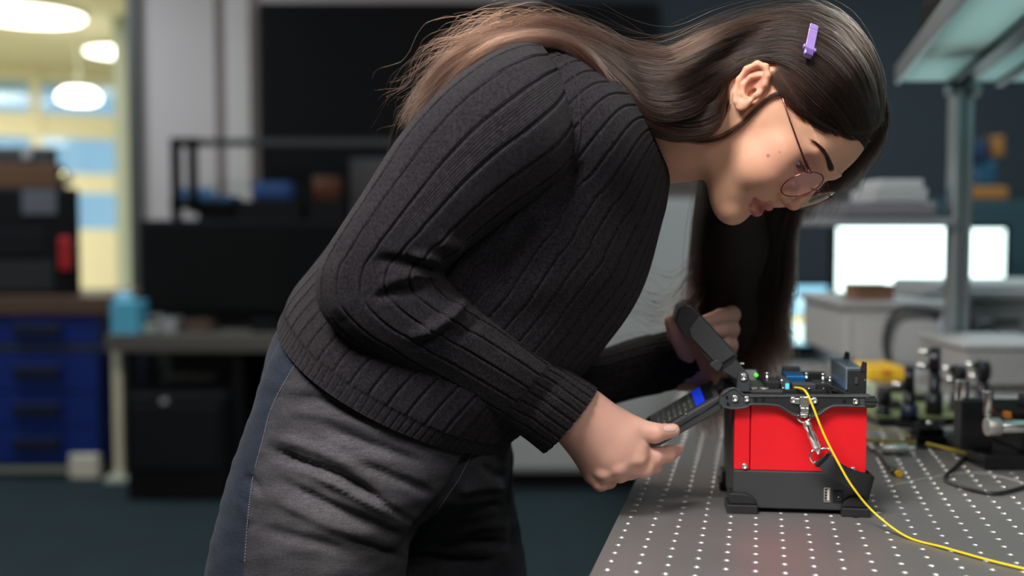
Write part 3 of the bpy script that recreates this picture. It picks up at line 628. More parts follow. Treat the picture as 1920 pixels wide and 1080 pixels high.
lip = np.clip((lz - z) / 1.2, 0, 1) * np.clip((z - lb) / 1.5, 0, 1) * np.clip((23 - y) / 2, 0, 1) * (x > 66) * inh
blend(.85 * lip, (.50, .145, .14))
blend(.62 * np.exp(-(((x - 74) / 14) ** 2 + ((y - 34) / 15) ** 2 + ((z - 12) / 10) ** 2)) * inh, (.44, .17, .12))  # reddish-brown shade round the eyes, put into the skin colour
blend(.6 * np.exp(-(((x + 6) / 14) ** 2 + ((y - 78) / 10) ** 2 + ((z - 4) / 16) ** 2)) * inh, (.66, .24, .17))  # reddish shading inside the ears, painted into the skin tint
hw = (P_[:, 0] > W(1040, 760, 1.07).x) & (P_[:, 2] < W(1100, 560, 1.07).z)
blend(.75 * hw, (.70, .40, .33))
SB = BVHTree.FromPolygons([tuple(v) for v in P_], [tuple(t) for t in T_] + [tuple(t) for t in Q_])
def hit(px, py, bvh=None, off=0.0):
    r = Vector(ray(px, py)).normalized(); h = (bvh or SB).ray_cast(Vector((0, 0, CZ)), r)
    return None if h[0] is None else h[0] - r * off
for a, b_, r_ in ((1440, 292, .0013), (1401, 357, .0007), (1462, 285, .0006)):
    h = hit(a, b_)
    if h is not None: blend(.85 * np.exp(-(np.linalg.norm(P_ - np.array(h), axis=1) / r_) ** 2), (.10, .05, .04))
for a, b_ in ((1223, 811), (1219, 813), (1222, 858)):
    h = hit(a, b_)
    if h is not None: blend(.25 * np.exp(-(np.linalg.norm(P_ - np.array(h), axis=1) / .004) ** 2), (.62, .26, .20))
colattr(skin.data, C)
# eyes
def eyeball(s):
    c = Hd(64.5, s * 32, 7); V = []; F = []; MI = []; n = 32; k = 20
    gaze = np.array([.80, .10 * s * -1, -.50]); gaze /= np.linalg.norm(gaze)
    a = np.cross(gaze, [0, 1, 0]); a /= np.linalg.norm(a); b2 = np.cross(gaze, a)
    for i in range(k + 1):
        t = math.pi * i / k
        for j in range(n):
            f = 2 * math.pi * j / n; d = gaze * math.cos(t) + (a * math.cos(f) + b2 * math.sin(f)) * math.sin(t)
            V.append(c + HM @ (d * .0122) - PO)
    for i in range(k):
        for j in range(n): F.append((i * n + j, i * n + (j + 1) % n, (i + 1) * n + (j + 1) % n, (i + 1) * n + j)); MI.append(0 if i > 2 else (1 if i > 0 else 2))
    o = mobj('eye', V, F, mat('eye_white', (.42, .37, .35), .2), person, smooth=True)
    o.data.materials.append(mat('brown_iris', (.06, .028, .015), .1)); o.data.materials.append(mat('pupil', (.004, .004, .004), .08))
    o.data.polygons.foreach_set('material_index', MI)
for s in (1, -1): eyeball(s)
# fingernails laid on the tips that show
M_nail = mat('fingernail', (.78, .50, .43), .25, coat=.3)
def nail(px, py, ax, ay, L_, wd):                    # L_, wd in photo pixels: the plate hugs the finger tip
    V = []; F = []; nu, nv = 11, 9
    for i in range(nu):
        for j in range(nv):
            u = i / (nu - 1) * 2 - 1; v = j / (nv - 1) * 2 - 1; w = wd * math.sqrt(max(0.02, 1 - abs(u) ** 4)) if u > 0 else wd * math.sqrt(max(.05, 1 - abs(u) ** 3))
            x = px + ax * u * L_ - ay * v * w; y_ = py + ay * u * L_ + ax * v * w; r = Vector(ray(x, y_)).normalized(); h = SB.ray_cast(Vector((0, 0, CZ)), r)
            if h[0] is None: return
            nn = h[1] if h[1].dot(r) < 0 else -h[1]
            V.append(np.array(h[0] + nn * (.0006 - .0003 * max(abs(u), abs(v)) ** 3)) - PO)
    for i in range(nu - 1):
        for j in range(nv - 1): F.append((i * nv + j, i * nv + j + 1, (i + 1) * nv + j + 1, (i + 1) * nv + j))
    mobj('fingernail', V, F, M_nail, person, smooth=True)
nail(1256, 803, .99, -.05, 12, 6)
# shared: displace vertices along ridges and creases given as polylines
def proj(P):
    v = P - np.array([0, 0, CZ]); d = v[:, 1] * cp_ - v[:, 2] * sp_; u = v[:, 1] * sp_ + v[:, 2] * cp_
    return np.stack([960 + FPX * v[:, 0] / d, 540 - FPX * u / d], 1)
def creases(P, N, curves):
    q = proj(P); out = P.copy(); front = np.clip(-N[:, 1] * 2.0 + .2, 0, 1)
    for pts, amp, wd in curves:
        C_ = catmull(pts, 24); best = np.full(len(q), 1e9); tt = np.zeros(len(q))
        for i in range(23):
            a, b_ = C_[i], C_[i + 1]; ab = b_ - a; h = np.clip(((q - a) @ ab) / (ab @ ab + 1e-9), 0, 1)
            dd = np.hypot(*(q - a - h[:, None] * ab).T); m = dd < best; best[m] = dd[m]; tt[m] = (i + h[m]) / 23
        e = np.exp(-(best / wd) ** 2) * np.minimum(1, 4 * np.minimum(tt + .02, 1.02 - tt)) * front
        out += N * (e * amp)[:, None]
    return out
def grid_normals(G):                                  # G (a, b, 3), b periodic
    du = np.gradient(G, axis=0); dv = np.roll(G, -1, 1) - np.roll(G, 1, 1); n = np.cross(du, dv); n /= np.linalg.norm(n, axis=2)[..., None] + 1e-12
    return n
def loft(st, na, nb, ribs=0, hm=1.5, rd=.0015, hem0=0.0, hem1=0.0, sq=2.0, curves=(), noise=.0, seed=0, gw=.075, fold=None):
    # stations: (ax, ay, bx, by, Y, h[, Yb, tilt])
    S_ = []
    for s in st:
        A = Wp((s[0], s[1], s[4])); B = Wp((s[2], s[3], s[4])); t = s[6] if len(s) > 6 else 0
        S_.append(np.concatenate([A, B, [s[5], t]]))
    D = catmull(S_, na); A, B, h, tl = D[:, :3], D[:, 3:6], D[:, 6], D[:, 7]
    c = (A + B) / 2; e = (A - B) / 2; ph = np.linspace(0, 2 * np.pi, nb, endpoint=False)
    cs, sn = np.cos(ph), np.sin(ph); cs = np.sign(cs) * np.abs(cs) ** (2 / sq); sn = np.sign(sn) * np.abs(sn) ** (2 / sq)
    ax = np.gradient(c, axis=0); ax /= np.linalg.norm(ax, axis=1)[:, None]
    G = c[:, None] + e[:, None] * cs[None, :, None] + np.array([0, -1, 0])[None, None] * (h[:, None] * sn)[..., None] + ax[:, None] * (tl[:, None] * np.maximum(sn, 0))[..., None]
    N = grid_normals(G)
    if ((G[0, 0] + N[0, 0] * .01 - c[0]) ** 2).sum() < ((G[0, 0] - c[0]) ** 2).sum(): N = -N
    P = G.reshape(-1, 3); n_ = N.reshape(-1, 3)
    if noise:
        off = np.array([(mnoise.noise(Vector(p * 14) + Vector((seed, 0, 0)))) for p in P[::1]]); P = P + n_ * (off * noise)[:, None]
    if len(curves): P = creases(P, n_, curves)
    G = P.reshape(na, nb, 3)
    N = grid_normals(G)
    if ((G[0, 0] + N[0, 0] * .01 - c[0]) ** 2).sum() < ((G[0, 0] - c[0]) ** 2).sum(): N = -N
    if ribs:
        # arc length round each ring keeps the ribs evenly wide
        seg = np.linalg.norm(np.roll(G, -1, 1) - G, axis=2); arc = np.concatenate([np.zeros((na, 1)), np.cumsum(seg, 1)[:, :-1]], 1) / seg.sum(1)[:, None]
        arc = arc - 0; v = np.linspace(0, 1, na)[:, None]
        f1 = (arc * ribs) % 1; g1 = -np.exp(-((f1 - .5) / gw) ** 2) - .11 * np.cos((f1) * 2 * np.pi)
        f2 = (arc * ribs * hm) % 1; g2 = -np.exp(-((f2 - .5) / .13) ** 2) * .9 - .1 * np.cos(f2 * 2 * np.pi)
        w = np.clip((hem0 - v) / .01, 0, 1) + np.clip((v - 1 + hem1) / .01, 0, 1)
        G = G + N * ((g1 * (1 - w) + g2 * w * min(1, 1.5 / hm)) * rd - w * .0012)[..., None]
    return G
def gmesh(name, G, m, parent, close0=True, close1=True, thick=0.0, uvs=(1, 1)):
    na, nb = G.shape[:2]; P = G.reshape(-1, 3)
    i, j = np.meshgrid(np.arange(na - 1), np.arange(nb), indexing='ij'); j2 = (j + 1) % nb
    Q = np.stack([i * nb + j, i * nb + j2, (i + 1) * nb + j2, (i + 1) * nb + j], -1).reshape(-1, 4)
    P2 = [P]; F = [tuple(q) for q in Q.tolist()]; n0 = len(P)
    for flag, r, rev in ((close0, 0, True), (close1, na - 1, False)):      # turned-in hem, then a cap well inside
        ring = G[r]; c = ring.mean(0); nx = G[1] if r == 0 else G[na - 2]; inw = (nx - ring).mean(0); inw /= np.linalg.norm(inw)
        a = c + (ring - c) * (1 - .004 / np.linalg.norm(ring - c, axis=1)[:, None]); b_ = a + inw * (.02 if flag else .03)
        k = n0; P2 += [a, b_]; n0 += 2 * nb; base = r * nb
        for t in range(nb):
            u = (t + 1) % nb
            F.append((base + t, k + t, k + u, base + u) if not rev else (base + u, k + u, k + t, base + t))
            F.append((k + t, k + nb + t, k + nb + u, k + u) if not rev else (k + u, k + nb + u, k + nb + t, k + t))
        if flag: F.append(tuple(k + nb + t for t in range(nb)))
    P = np.concatenate(P2); me = bpy.data.meshes.new(name); me.from_pydata((P - PO).tolist(), [], F); me.update()
    me.polygons.foreach_set('use_smooth', [True] * len(me.polygons)); me.materials.append(m)
    uv = me.uv_layers.new(name='UVMap'); li = np.zeros(len(me.loops), np.int32); me.loops.foreach_get('vertex_index', li)
    U = np.zeros((len(P), 2)); ii = np.arange(na * nb); U[:na * nb, 0] = (ii % nb) / nb * uvs[0]; U[:na * nb, 1] = (ii // nb) / na * uvs[1]
    uv.data.foreach_set('uv', U[li].astype(np.float32).ravel())
    o = bpy.data.objects.new(name, me); COL.objects.link(o); o.parent = parent
    return o
def knit(name, color):
    m = mat(name, color, .9, spec=.15, sheen=.06); nt = m.node_tree; b = nt.nodes['Principled BSDF']; b.inputs['Sheen Roughness'].default_value = .5
    b.inputs['Sheen Tint'].default_value = (.75, .68, .66, 1)
    uv = nt.nodes.new('ShaderNodeUVMap'); wv = nt.nodes.new('ShaderNodeTexWave'); wv.wave_type = 'BANDS'; wv.bands_direction = 'Y'; wv.inputs['Scale'].default_value = 1.0; wv.inputs['Distortion'].default_value = 1.2; wv.inputs['Detail'].default_value = 1
    wx = nt.nodes.new('ShaderNodeTexWave'); wx.bands_direction = 'X'; wx.inputs['Scale'].default_value = 1.0
    nt.links.new(uv.outputs[0], wv.inputs[0]); nt.links.new(uv.outputs[0], wx.inputs[0])
    ad = nt.nodes.new('ShaderNodeMath'); ad.operation = 'ADD'; nt.links.new(wv.outputs['Fac'], ad.inputs[0]); nt.links.new(wx.outputs['Fac'], ad.inputs[1])
    bp = nt.nodes.new('ShaderNodeBump'); bp.inputs['Strength'].default_value = .65; bp.inputs['Distance'].default_value = .0008
    tc = nt.nodes.new('ShaderNodeTexCoord'); nz = nt.nodes.new('ShaderNodeTexNoise'); nz.inputs['Scale'].default_value = 420; nz.inputs['Detail'].default_value = 3; nt.links.new(tc.outputs['Object'], nz.inputs['Vector'])
    mr = nt.nodes.new('ShaderNodeMapRange'); mr.inputs[1].default_value = .3; mr.inputs[2].default_value = .7; mr.inputs[3].default_value = .45; mr.inputs[4].default_value = 1.6; nt.links.new(nz.outputs[0], mr.inputs[0])
    sc_ = nt.nodes.new('ShaderNodeVectorMath'); sc_.operation = 'SCALE'; sc_.inputs[0].default_value = color; nt.links.new(mr.outputs[0], sc_.inputs['Scale']); nt.links.new(sc_.outputs[0], b.inputs['Base Color'])
    nt.links.new(ad.outputs[0], bp.inputs['Height']); nt.links.new(bp.outputs[0], b.inputs['Normal'])
    return m
M_knit = knit('black_rib_knit', (.0195, .0170, .0210)); M_knit2 = knit('charcoal_rib_knit', (.0215, .0188, .0228))
# sweater torso
tor = loft([(538, 578, 966, 815, 1.15, .178, -.022), (557, 540, 987, 797, 1.15, .180, -.015), (580, 508, 1016, 771, 1.15, .178), (632, 440, 1072, 718, 1.15, .166), (690, 360, 1128, 655, 1.15, .165), (758, 272, 1184, 573, 1.15, .172), (835, 190, 1220, 490, 1.15, .176),
            (920, 128, 1236, 415, 1.145, .182), (1000, 86, 1243, 368, 1.14, .165), (1068, 84, 1246, 345, 1.13, .128), (1128, 98, 1245, 338, 1.12, .090)],
           240, 1040, ribs=52, hm=2.5, rd=.0020, hem0=.075, hem1=.03, sq=2.15, noise=.004, seed=3,
           curves=[([(1000, 400), (960, 470), (900, 530)], -.006, 16), ([(1085, 300), (1060, 360), (1010, 410)], -.008, 14), ([(870, 560), (960, 560), (1060, 520)], .003, 30)])
sweater = gmesh('sweater', tor, M_knit, person, True, False, uvs=(185, 125)); sweater['label'] = 'black ribbed knit sweater body'
# near sleeve: (outer/lower edge, inner/upper edge)
sl = loft([(1010, 86, 1092, 235, 1.035, .050), (965, 86, 1088, 285, 1.02, .072), (900, 112, 1062, 330, 1.005, .078), (832, 165, 1010, 372, .995, .072), (768, 235, 962, 405, .990, .064), (705, 320, 915, 438, .987, .058), (650, 408, 872, 470, .985, .054),
           (612, 478, 842, 498, .985, .050), (597, 535, 832, 513, .985, .048), (608, 585, 838, 527, .987, .048), (646, 628, 856, 545, .992, .049), (712, 672, 890, 572, 1.00, .049), (800, 722, 944, 608, 1.015, .048), (882, 766, 1005, 650, 1.03, .045), (958, 806, 1062, 690, 1.05, .041),
           (1016, 850, 1120, 727, 1.070, .037)],
          320, 384, ribs=16, rd=.0025, hem0=.0, hem1=.10, sq=2.2, noise=.003, seed=9, gw=.055,
          curves=[([(834, 516), (785, 498), (740, 490), (698, 488)], -.0055, 11), ([(830, 528), (790, 514), (750, 521), (712, 535)], -.0 + .004, 11), ([(828, 492), (800, 482), (765, 478)], .004, 9),
                  ([(800, 542), (740, 548), (700, 560)], -.005, 9), ([(876, 556), (850, 590), (805, 618), (765, 632)], .0065, 11), ([(862, 604), (820, 636), (775, 648)], -.005, 9), ([(872, 470), (850, 460), (820, 455)], .004, 14),
                  ([(905, 590), (880, 620), (850, 640)], -.003, 10), ([(640, 470), (625, 540), (650, 600)], .003, 22), ([(980, 810), (1010, 760), (1060, 705)], -.003, 14)])
sleeve = gmesh('sleeve', sl, M_knit2, person, True, True, uvs=(64, 110)); sleeve['label'] = 'near ribbed sleeve with folds at the elbow'
sf = loft([(1020, 120, 1130, 330, 1.22, .06), (985, 180, 1090, 400, 1.28, .065), (950, 330, 1070, 480, 1.31, .058), (930, 480, 1050, 560, 1.32, .052), (930, 640, 1045, 620, 1.32, .05), (1000, 740, 1080, 640, 1.31, .048), (1100, 768, 1130, 655, 1.29, .045), (1215, 742, 1205, 632, 1.27, .040), (1318, 722, 1275, 618, 1.248, .033)],
          160, 160, ribs=20, rd=.0017, hem1=.10, sq=2.1, noise=.004, seed=21, gw=.08)
sleeve2 = gmesh('sleeve', sf, M_knit2, person, True, True, uvs=(62, 110)); sleeve2['label'] = 'far sleeve reaching under the chest to the machine'
# armhole seam and collar rib
def on(bvh, pts, off=.0006, n=60):
    C_ = catmull(pts, n); return [np.array(h) for h in (hit(a, b_, bvh, off) for a, b_ in C_) if h is not None]
def gbvh(*objs):
    V = []; F = []
    for o in objs:
        k = len(V); V += [v.co + Vector(PO) for v in o.data.vertices]; F += [tuple(i + k for i in p.vertices) for p in o.data.polygons if len(p.vertices) < 9]
    return BVHTree.FromPolygons(V, F)
KB = gbvh(sweater, sleeve)
sm = on(KB, [(1010, 86), (1060, 110), (1082, 160), (1088, 220), (1084, 270), (1070, 300)], .0002)
if len(sm) > 5: tube('shoulder_seam', [p - PO for p in sm[::4]], .0008, M_knit, person, 6)
# ---------------------------------------------------------------- jeans
def rawloft(st, na, nb, sq=2.1): return loft(st, na, nb, sq=sq)
pel = rawloft([(562, 555, 950, 760, 1.15, .150), (540, 592, 958, 812, 1.15, .158), (508, 660, 958, 870, 1.15, .162), (500, 750, 950, 925, 1.165, .150), (540, 850, 952, 965, 1.20, .118), (590, 950, 968, 1025, 1.225, .09)], 60, 160)
nl = rawloft([(560, 590, 880, 760, 1.075, .080), (505, 680, 905, 850, 1.072, .090), (470, 780, 872, 915, 1.07, .093), (438, 870, 822, 962, 1.07, .092), (410, 970, 775, 1010, 1.07, .090), (388, 1070, 762, 1070, 1.07, .088), (372, 1200, 745, 1190, 1.07, .085),
              (372, 1420, 690, 1400, 1.07, .075), (380, 1600, 640, 1600, 1.07, .066), (372, 1850, 610, 1850, 1.09, .062), (395, 2130, 590, 2130, 1.11, .052), (405, 2280, 600, 2280, 1.12, .052)], 150, 140)
fl_ = rawloft([(640, 640, 940, 770, 1.235, .075), (600, 740, 962, 850, 1.235, .085), (590, 830, 962, 920, 1.235, .088), (600, 930, 974, 985, 1.235, .088), (610, 1040, 986, 1060, 1.235, .086), (615, 1160, 988, 1150, 1.235, .083), (635, 1300, 940, 1290, 1.235, .075),
              (650, 1420, 880, 1420, 1.235, .066), (640, 1650, 850, 1650, 1.245, .062), (655, 1900, 820, 1900, 1.255, .052), (660, 2015, 830, 2015, 1.26, .052)], 150, 140)
bm = bmesh.new()
for G in (pel, nl, fl_):
    na, nb = G.shape[:2]; vs = [bm.verts.new(p) for p in (G.reshape(-1, 3) - PO).tolist()]
    for i in range(na - 1):
        for j in range(nb): bm.faces.new((vs[i * nb + j], vs[i * nb + (j + 1) % nb], vs[(i + 1) * nb + (j + 1) % nb], vs[(i + 1) * nb + j]))
    bm.faces.new(vs[:nb][::-1]); bm.faces.new(vs[-nb:])
tmp = bobj('tmp', bm, None)
md = tmp.modifiers.new('r', 'REMESH'); md.mode = 'VOXEL'; md.voxel_size = .0034
md = tmp.modifiers.new('s', 'SMOOTH'); md.factor = .5; md.iterations = 9
dg = bpy.context.evaluated_depsgraph_get(); me = bpy.data.meshes.new_from_object(tmp.evaluated_get(dg)); bpy.data.objects.remove(tmp, do_unlink=True)
me.name = 'jeans'; n = len(me.vertices); co = np.zeros(n * 3, np.float32); me.vertices.foreach_get('co', co); co = co.reshape(-1, 3).astype(float) + PO
nn_ = np.array([v.normal[:] for v in me.vertices])
jc = [([(520, 745), (600, 748), (690, 775), (760, 800)], -.004, 9), ([(540, 770), (620, 782), (720, 812)], .003, 10), ([(492, 838), (560, 866), (650, 900), (720, 940)], -.0075, 9), ([(510, 818), (590, 842), (690, 885)], .004, 11), ([(560, 872), (640, 910), (730, 955), (790, 985)], .005, 11),
      ([(640, 900), (700, 935), (790, 988)], -.007, 8), ([(520, 900), (600, 940), (700, 985), (760, 1010)], -.005, 10), ([(505, 930), (600, 975), (700, 1010)], .003, 12), ([(560, 700), (660, 720), (760, 750), (860, 800)], -.003, 12), ([(600, 800), (700, 835), (800, 870)], -.004, 10), ([(650, 860), (750, 900), (820, 930)], -.004, 9),
      ([(480, 990), (560, 1010), (680, 1040)], -.003, 12), ([(640, 1010), (700, 1030), (765, 1050)], -.004, 8), ([(907, 812), (881, 858), (861, 897), (832, 940), (780, 1000), (764, 1040)], -.009, 11), ([(840, 965), (900, 955), (960, 945)], -.004, 10), ([(830, 1000), (900, 985), (975, 985)], .003, 12), ([(800, 1030), (880, 1020), (975, 1020)], -.004, 10), ([(900, 870), (930, 890), (955, 890)], -.004, 9), ([(850, 925), (900, 910), (958, 915)], .004, 10),
      ([(455, 890), (475, 905), (490, 930)], -.003, 8), ([(440, 930), (460, 960), (475, 980)], .002, 9)]
co = creases(co, nn_, [(a_, b_ * 1.35, c_ * .9) for a_, b_, c_ in jc])
off = np.array([mnoise.noise(Vector((p[0] * 30, p[1] * 30, p[2] * 70))) for p in co]); co += nn_ * (off * .0013)[:, None]
me.vertices.foreach_set('co', (co - PO).astype(np.float32).ravel()); me.update(); me.polygons.foreach_set('use_smooth', [True] * len(me.polygons))
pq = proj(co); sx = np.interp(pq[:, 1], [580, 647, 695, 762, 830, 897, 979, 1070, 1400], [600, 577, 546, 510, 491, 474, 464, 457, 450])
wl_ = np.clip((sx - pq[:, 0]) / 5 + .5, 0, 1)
fade_shade = np.exp(-((pq[:, 0] - 640) / 150) ** 2 - ((pq[:, 1] - 950) / 190) ** 2)
Cj = np.array([.025, .0235, .0285]) + fade_shade[:, None] * np.array([.075, .070, .074]); Cj = Cj * (1 - wl_[:, None]) + np.array([.016, .0215, .036]) * wl_[:, None]  # washed thigh, with the shade under the sweater hem put into the colour
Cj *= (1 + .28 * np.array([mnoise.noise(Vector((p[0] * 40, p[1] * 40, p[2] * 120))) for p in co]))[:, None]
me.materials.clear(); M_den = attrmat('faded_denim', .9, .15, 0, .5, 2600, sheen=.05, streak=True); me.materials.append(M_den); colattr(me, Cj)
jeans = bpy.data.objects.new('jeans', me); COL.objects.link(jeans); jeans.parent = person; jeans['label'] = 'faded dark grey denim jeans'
JB = gbvh(jeans)
M_thr = mat('pale_thread', (.20, .20, .22), .8)
for nm, pts in (('side_seam', [(577, 650), (546, 695), (510, 762), (491, 830), (474, 897), (464, 979), (457, 1078)]), ('pocket_seam', [(503, 645), (490, 690), (468, 735), (447, 800), (432, 858)]), ('fly_seam', [(905, 822), (881, 858), (861, 897), (832, 940), (813, 969)])):
    P3 = on(JB, pts, .0003, 60)
    if len(P3) > 5:
        P3 = catmull([p - PO for p in P3[::3]], 200); bm = bmesh.new()
        for i in range(0, 198, 2): cyl(bm, P3[i], P3[i] + (P3[i + 1] - P3[i]) * 1.1, .0005, n=5)
        so_ = bobj(nm, bm, M_thr, jeans); so_['kind'] = 'stuff'
h = hit(581, 661, JB, 0)
if h is not None:
    rv = SB.ray_cast(Vector((0, 0, CZ)), Vector(ray(581, 661)).normalized()); mm = Matrix.Translation(Vector(h) - Vector(PO)) @ Matrix.Rotation(math.pi / 2, 4, 'X')
    lathe('rivet', [(.0042, 0), (.0040, .0012), (.0026, .0020), (.0024, .0012), (.0003, .0012)], mat('brass', (.55, .42, .28), .3, 1), jeans, 16, mm)
for nm, (ax, ay, aY) in (('shoe', (505, 2300, 1.12)), ('shoe', (745, 2045, 1.26))):
    p = Wp((ax, ay, aY)); bm = bmesh.new(); L = []
    secs = [(-.07, .030, .055), (-.04, .037, .075), (.0, .038, .085), (.05, .040, .065), (.10, .044, .050), (.15, .040, .042), (.18, .022, .030)]
    G = np.array([[[p[0] + sx_, p[1] + w_ * math.cos(a), .002 + max(0, hh * .5 + hh * .5 * math.sin(a))] for a in np.linspace(0, 2 * math.pi, 20, endpoint=False)] for sx_, w_, hh in secs])
    gmesh(nm, G, mat('black_shoe', (.02, .02, .02), .5), person, True, True)
# ================================================================ hair: thousands of single strands in combed families
M_hair = bpy.data.materials.new('dark_brown_hair'); M_hair.use_nodes = True; nt = M_hair.node_tree; nt.nodes.clear()
ou = nt.nodes.new('ShaderNodeOutputMaterial'); hb = nt.nodes.new('ShaderNodeBsdfHairPrincipled'); hb.parametrization = 'COLOR'
ca = nt.nodes.new('ShaderNodeAttribute'); ca.attribute_name = 'strand_tint'
nt.links.new(ca.outputs['Color'], hb.inputs['Color']); hb.inputs['Roughness'].default_value = .26; hb.inputs['Radial Roughness'].default_value = .35; hb.inputs['IOR'].default_value = 1.36; hb.inputs['Random Roughness'].default_value = .3
nt.links.new(hb.outputs[0], ou.inputs[0])
def strands(name, pts, rad, tint, parent):            # pts (n, k, 3)
    n, k = pts.shape[:2]; hc = bpy.data.hair_curves.new(name); hc.add_curves([k] * n)
    hc.attributes['position'].data.foreach_set('vector', (pts - PO).astype(np.float32).ravel())
    a = hc.attributes.new('radius', 'FLOAT', 'POINT'); tap = np.interp(np.linspace(0, 1, k), [0, .7, 1], [1, .9, .25]); a.data.foreach_set('value', (np.tile(tap, n) * np.repeat(rad, k)).astype(np.float32))
    c = hc.attributes.new('strand_tint', 'FLOAT_COLOR', 'POINT'); c.data.foreach_set('color', np.concatenate([tint.reshape(-1, 3), np.ones((n * k, 1))], 1).astype(np.float32).ravel())
    hc.materials.append(M_hair); o = bpy.data.objects.new(name, hc); COL.objects.link(o); o.parent = parent; return o
def family(guides, n, k=28, jit=.0025, wave=.002, wl=3.0, clumps=60, depth=.006, flare=.0, rad=.00011, seed=1, t0=0., t1=1., root=0.0, shorten=.25, splay=0.0):
    # guides: list of paths of (px, py, Y); strands run between neighbouring guides
    R = np.random.default_rng(seed); G = np.stack([catmull([W(*p)[:] for p in g], k) for g in guides])      # (g, k, 3)
    m = len(guides); cl = np.sort(R.uniform(t0, t1, clumps)); ci = R.integers(0, clumps, n); ct = cl[ci]; t = np.clip(ct + R.normal(0, .5 / clumps * 1.6, n), t0, t1)
    s = np.linspace(0, 1, k)
    def at(tt):                                        # tt (n, k) in 0..1 -> positions by linear blend over guides, smoothed
        f = np.clip(tt, 0, 1) * (m - 1); i = np.minimum(f.astype(int), m - 2); u = (f - i)[..., None]; u = u * u * (3 - 2 * u) * .35 + u * .65; kk = np.arange(k)[None].repeat(len(tt), 0)
        return G[i, kk] * (1 - u) + G[i + 1, kk] * u
    pull = np.clip(s * 1.3, 0, 1) ** 1.5 * .55
    tt = t[:, None] * (1 - pull) + ct[:, None] * pull + (R.normal(0, splay, (n, 1)) * s[None] ** 2)
    P = at(tt)
    cw = R.uniform(0, 6.28, clumps)[ci][:, None]; am = (R.uniform(.3, 1, clumps)[ci][:, None] * wave) * (s[None] ** 1.3 * 1.5); fr = R.uniform(.8, 1.25, clumps)[ci][:, None] * wl
    T = np.gradient(P, axis=1); T /= np.linalg.norm(T, axis=2)[..., None] + 1e-9; cam_ = np.array([0, -1, 0]); S_ = np.cross(T, cam_); S_ /= np.linalg.norm(S_, axis=2)[..., None] + 1e-9
    ph = cw + R.normal(0, .35, (n, 1)) + s[None] * fr * 6.28
    P = P + S_ * (am * np.sin(ph))[..., None] + cam_ * (am * np.cos(ph) * .8)[..., None]
    P = P + R.normal(0, jit, (n, 1, 3)) * (.35 + s[None, :, None] * (1 + flare)) + cam_ * (R.uniform(-depth, 0, (n, 1)) * np.ones((1, k)))[..., None]
    nz_ = R.normal(0, 1, (n, 5, 3)); xs = np.linspace(0, 4, k); i0 = np.minimum(xs.astype(int), 3); u = (xs - i0)[None, :, None]; P = P + (nz_[:, i0] * (1 - u) + nz_[:, i0 + 1] * u) * jit * .35 * s[None, :, None]
    ln = 1 - shorten * R.uniform(0, 1, n) ** .7; s2 = s[None] * ln[:, None]; f = s2 * (k - 1); i0 = np.minimum(f.astype(int), k - 2); u = (f - i0)[..., None]; r_ = np.arange(n)[:, None]
    P = P[r_, i0] * (1 - u) + P[r_, i0 + 1] * u
    return P, (.6 + 1.2 * R.uniform(0, 1, n) ** 2) * rad * 1.35, s2, (R, R.uniform(.4, 1.7, clumps)[ci])
def tint(P, s2, R, base, tip, lo=.25, hi=.95, var=.45):
    R, cv = R
    w = np.clip((s2 - lo) / (hi - lo), 0, 1)[..., None]; c = np.array(base) * (1 - w) + np.array(tip) * w
    return c * np.exp(R.normal(-.25, .62, (len(P), 1, 1))) * cv[:, None, None]
DB = (.019, .0100, .0072); TP = (.036, .0135, .0080); MB = (.028, .012, .0075)
hairs = []
def onhead(g, off, xmin=1335):
    o = []
    for x, y, Y in g:
        h = hit(x, y) if x > xmin else None
        o.append((x, y, h.y - off if h is not None and h.y < 1.12 else Y))
    return o
# near side: from the front hairline back over the head, behind the ear, over the shoulder and down the back
g0 = [(1652, 225, 1.075), (1650, 130, 1.075), (1600, 45, 1.075), (1520, 16, 1.075), (1430, 32, 1.075), (1345, 66, 1.08), (1255, 104, 1.085), (1170, 96, 1.09), (1090, 68, 1.09), (1000, 52, 1.09), (905, 68, 1.09), (830, 116, 1.10), (775, 190, 1.11), (745, 245, 1.115)]
g1 = [(1646, 238, 1.04), (1625, 145, 1.025), (1570, 75, 1.02), (1495, 48, 1.02), (1420, 58, 1.02), (1345, 84, 1.03), (1265, 124, 1.045), (1185, 118, 1.06), (1100, 82, 1.065), (1010, 62, 1.07), (915, 80, 1.07), (840, 130, 1.08), (785, 200, 1.09), (760, 240, 1.10)]
g2 = [(1636, 246, 1.02), (1600, 165, .999), (1545, 105, .992), (1480, 78, .99), (1410, 88, .992), (1340, 115, 1.00), (1270, 150, 1.02), (1195, 150, 1.03), (1115, 100, 1.035), (1025, 70, 1.04), (935, 86, 1.045), (865, 130, 1.06), (810, 195, 1.07), (775, 245, 1.08)]
g3 = [(1618, 250, 1.01), (1578, 185, .990), (1530, 140, .983), (1478, 108, .980), (1415, 112, .981), (1350, 145, .992), (1282, 185, 1.005), (1210, 185, 1.015), (1132, 122, 1.02), (1050, 78, 1.02), (965, 84, 1.025), (895, 128, 1.035), (835, 180, 1.05), (800, 225, 1.06)]
g4 = [(1590, 248, 1.005), (1555, 200, .988), (1515, 155, .980), (1475, 122, .977), (1428, 112, .980), (1372, 140, .992), (1305, 205, 1.003), (1222, 215, 1.005), (1148, 150, 1.01), (1078, 98, 1.01), (1000, 84, 1.012), (935, 105, 1.02), (880, 140, 1.03), (840, 180, 1.04)]
g1 = onhead(g1, .010); g2 = onhead(g2, .009); g3 = onhead(g3, .008); g4 = onhead(g4, .006)
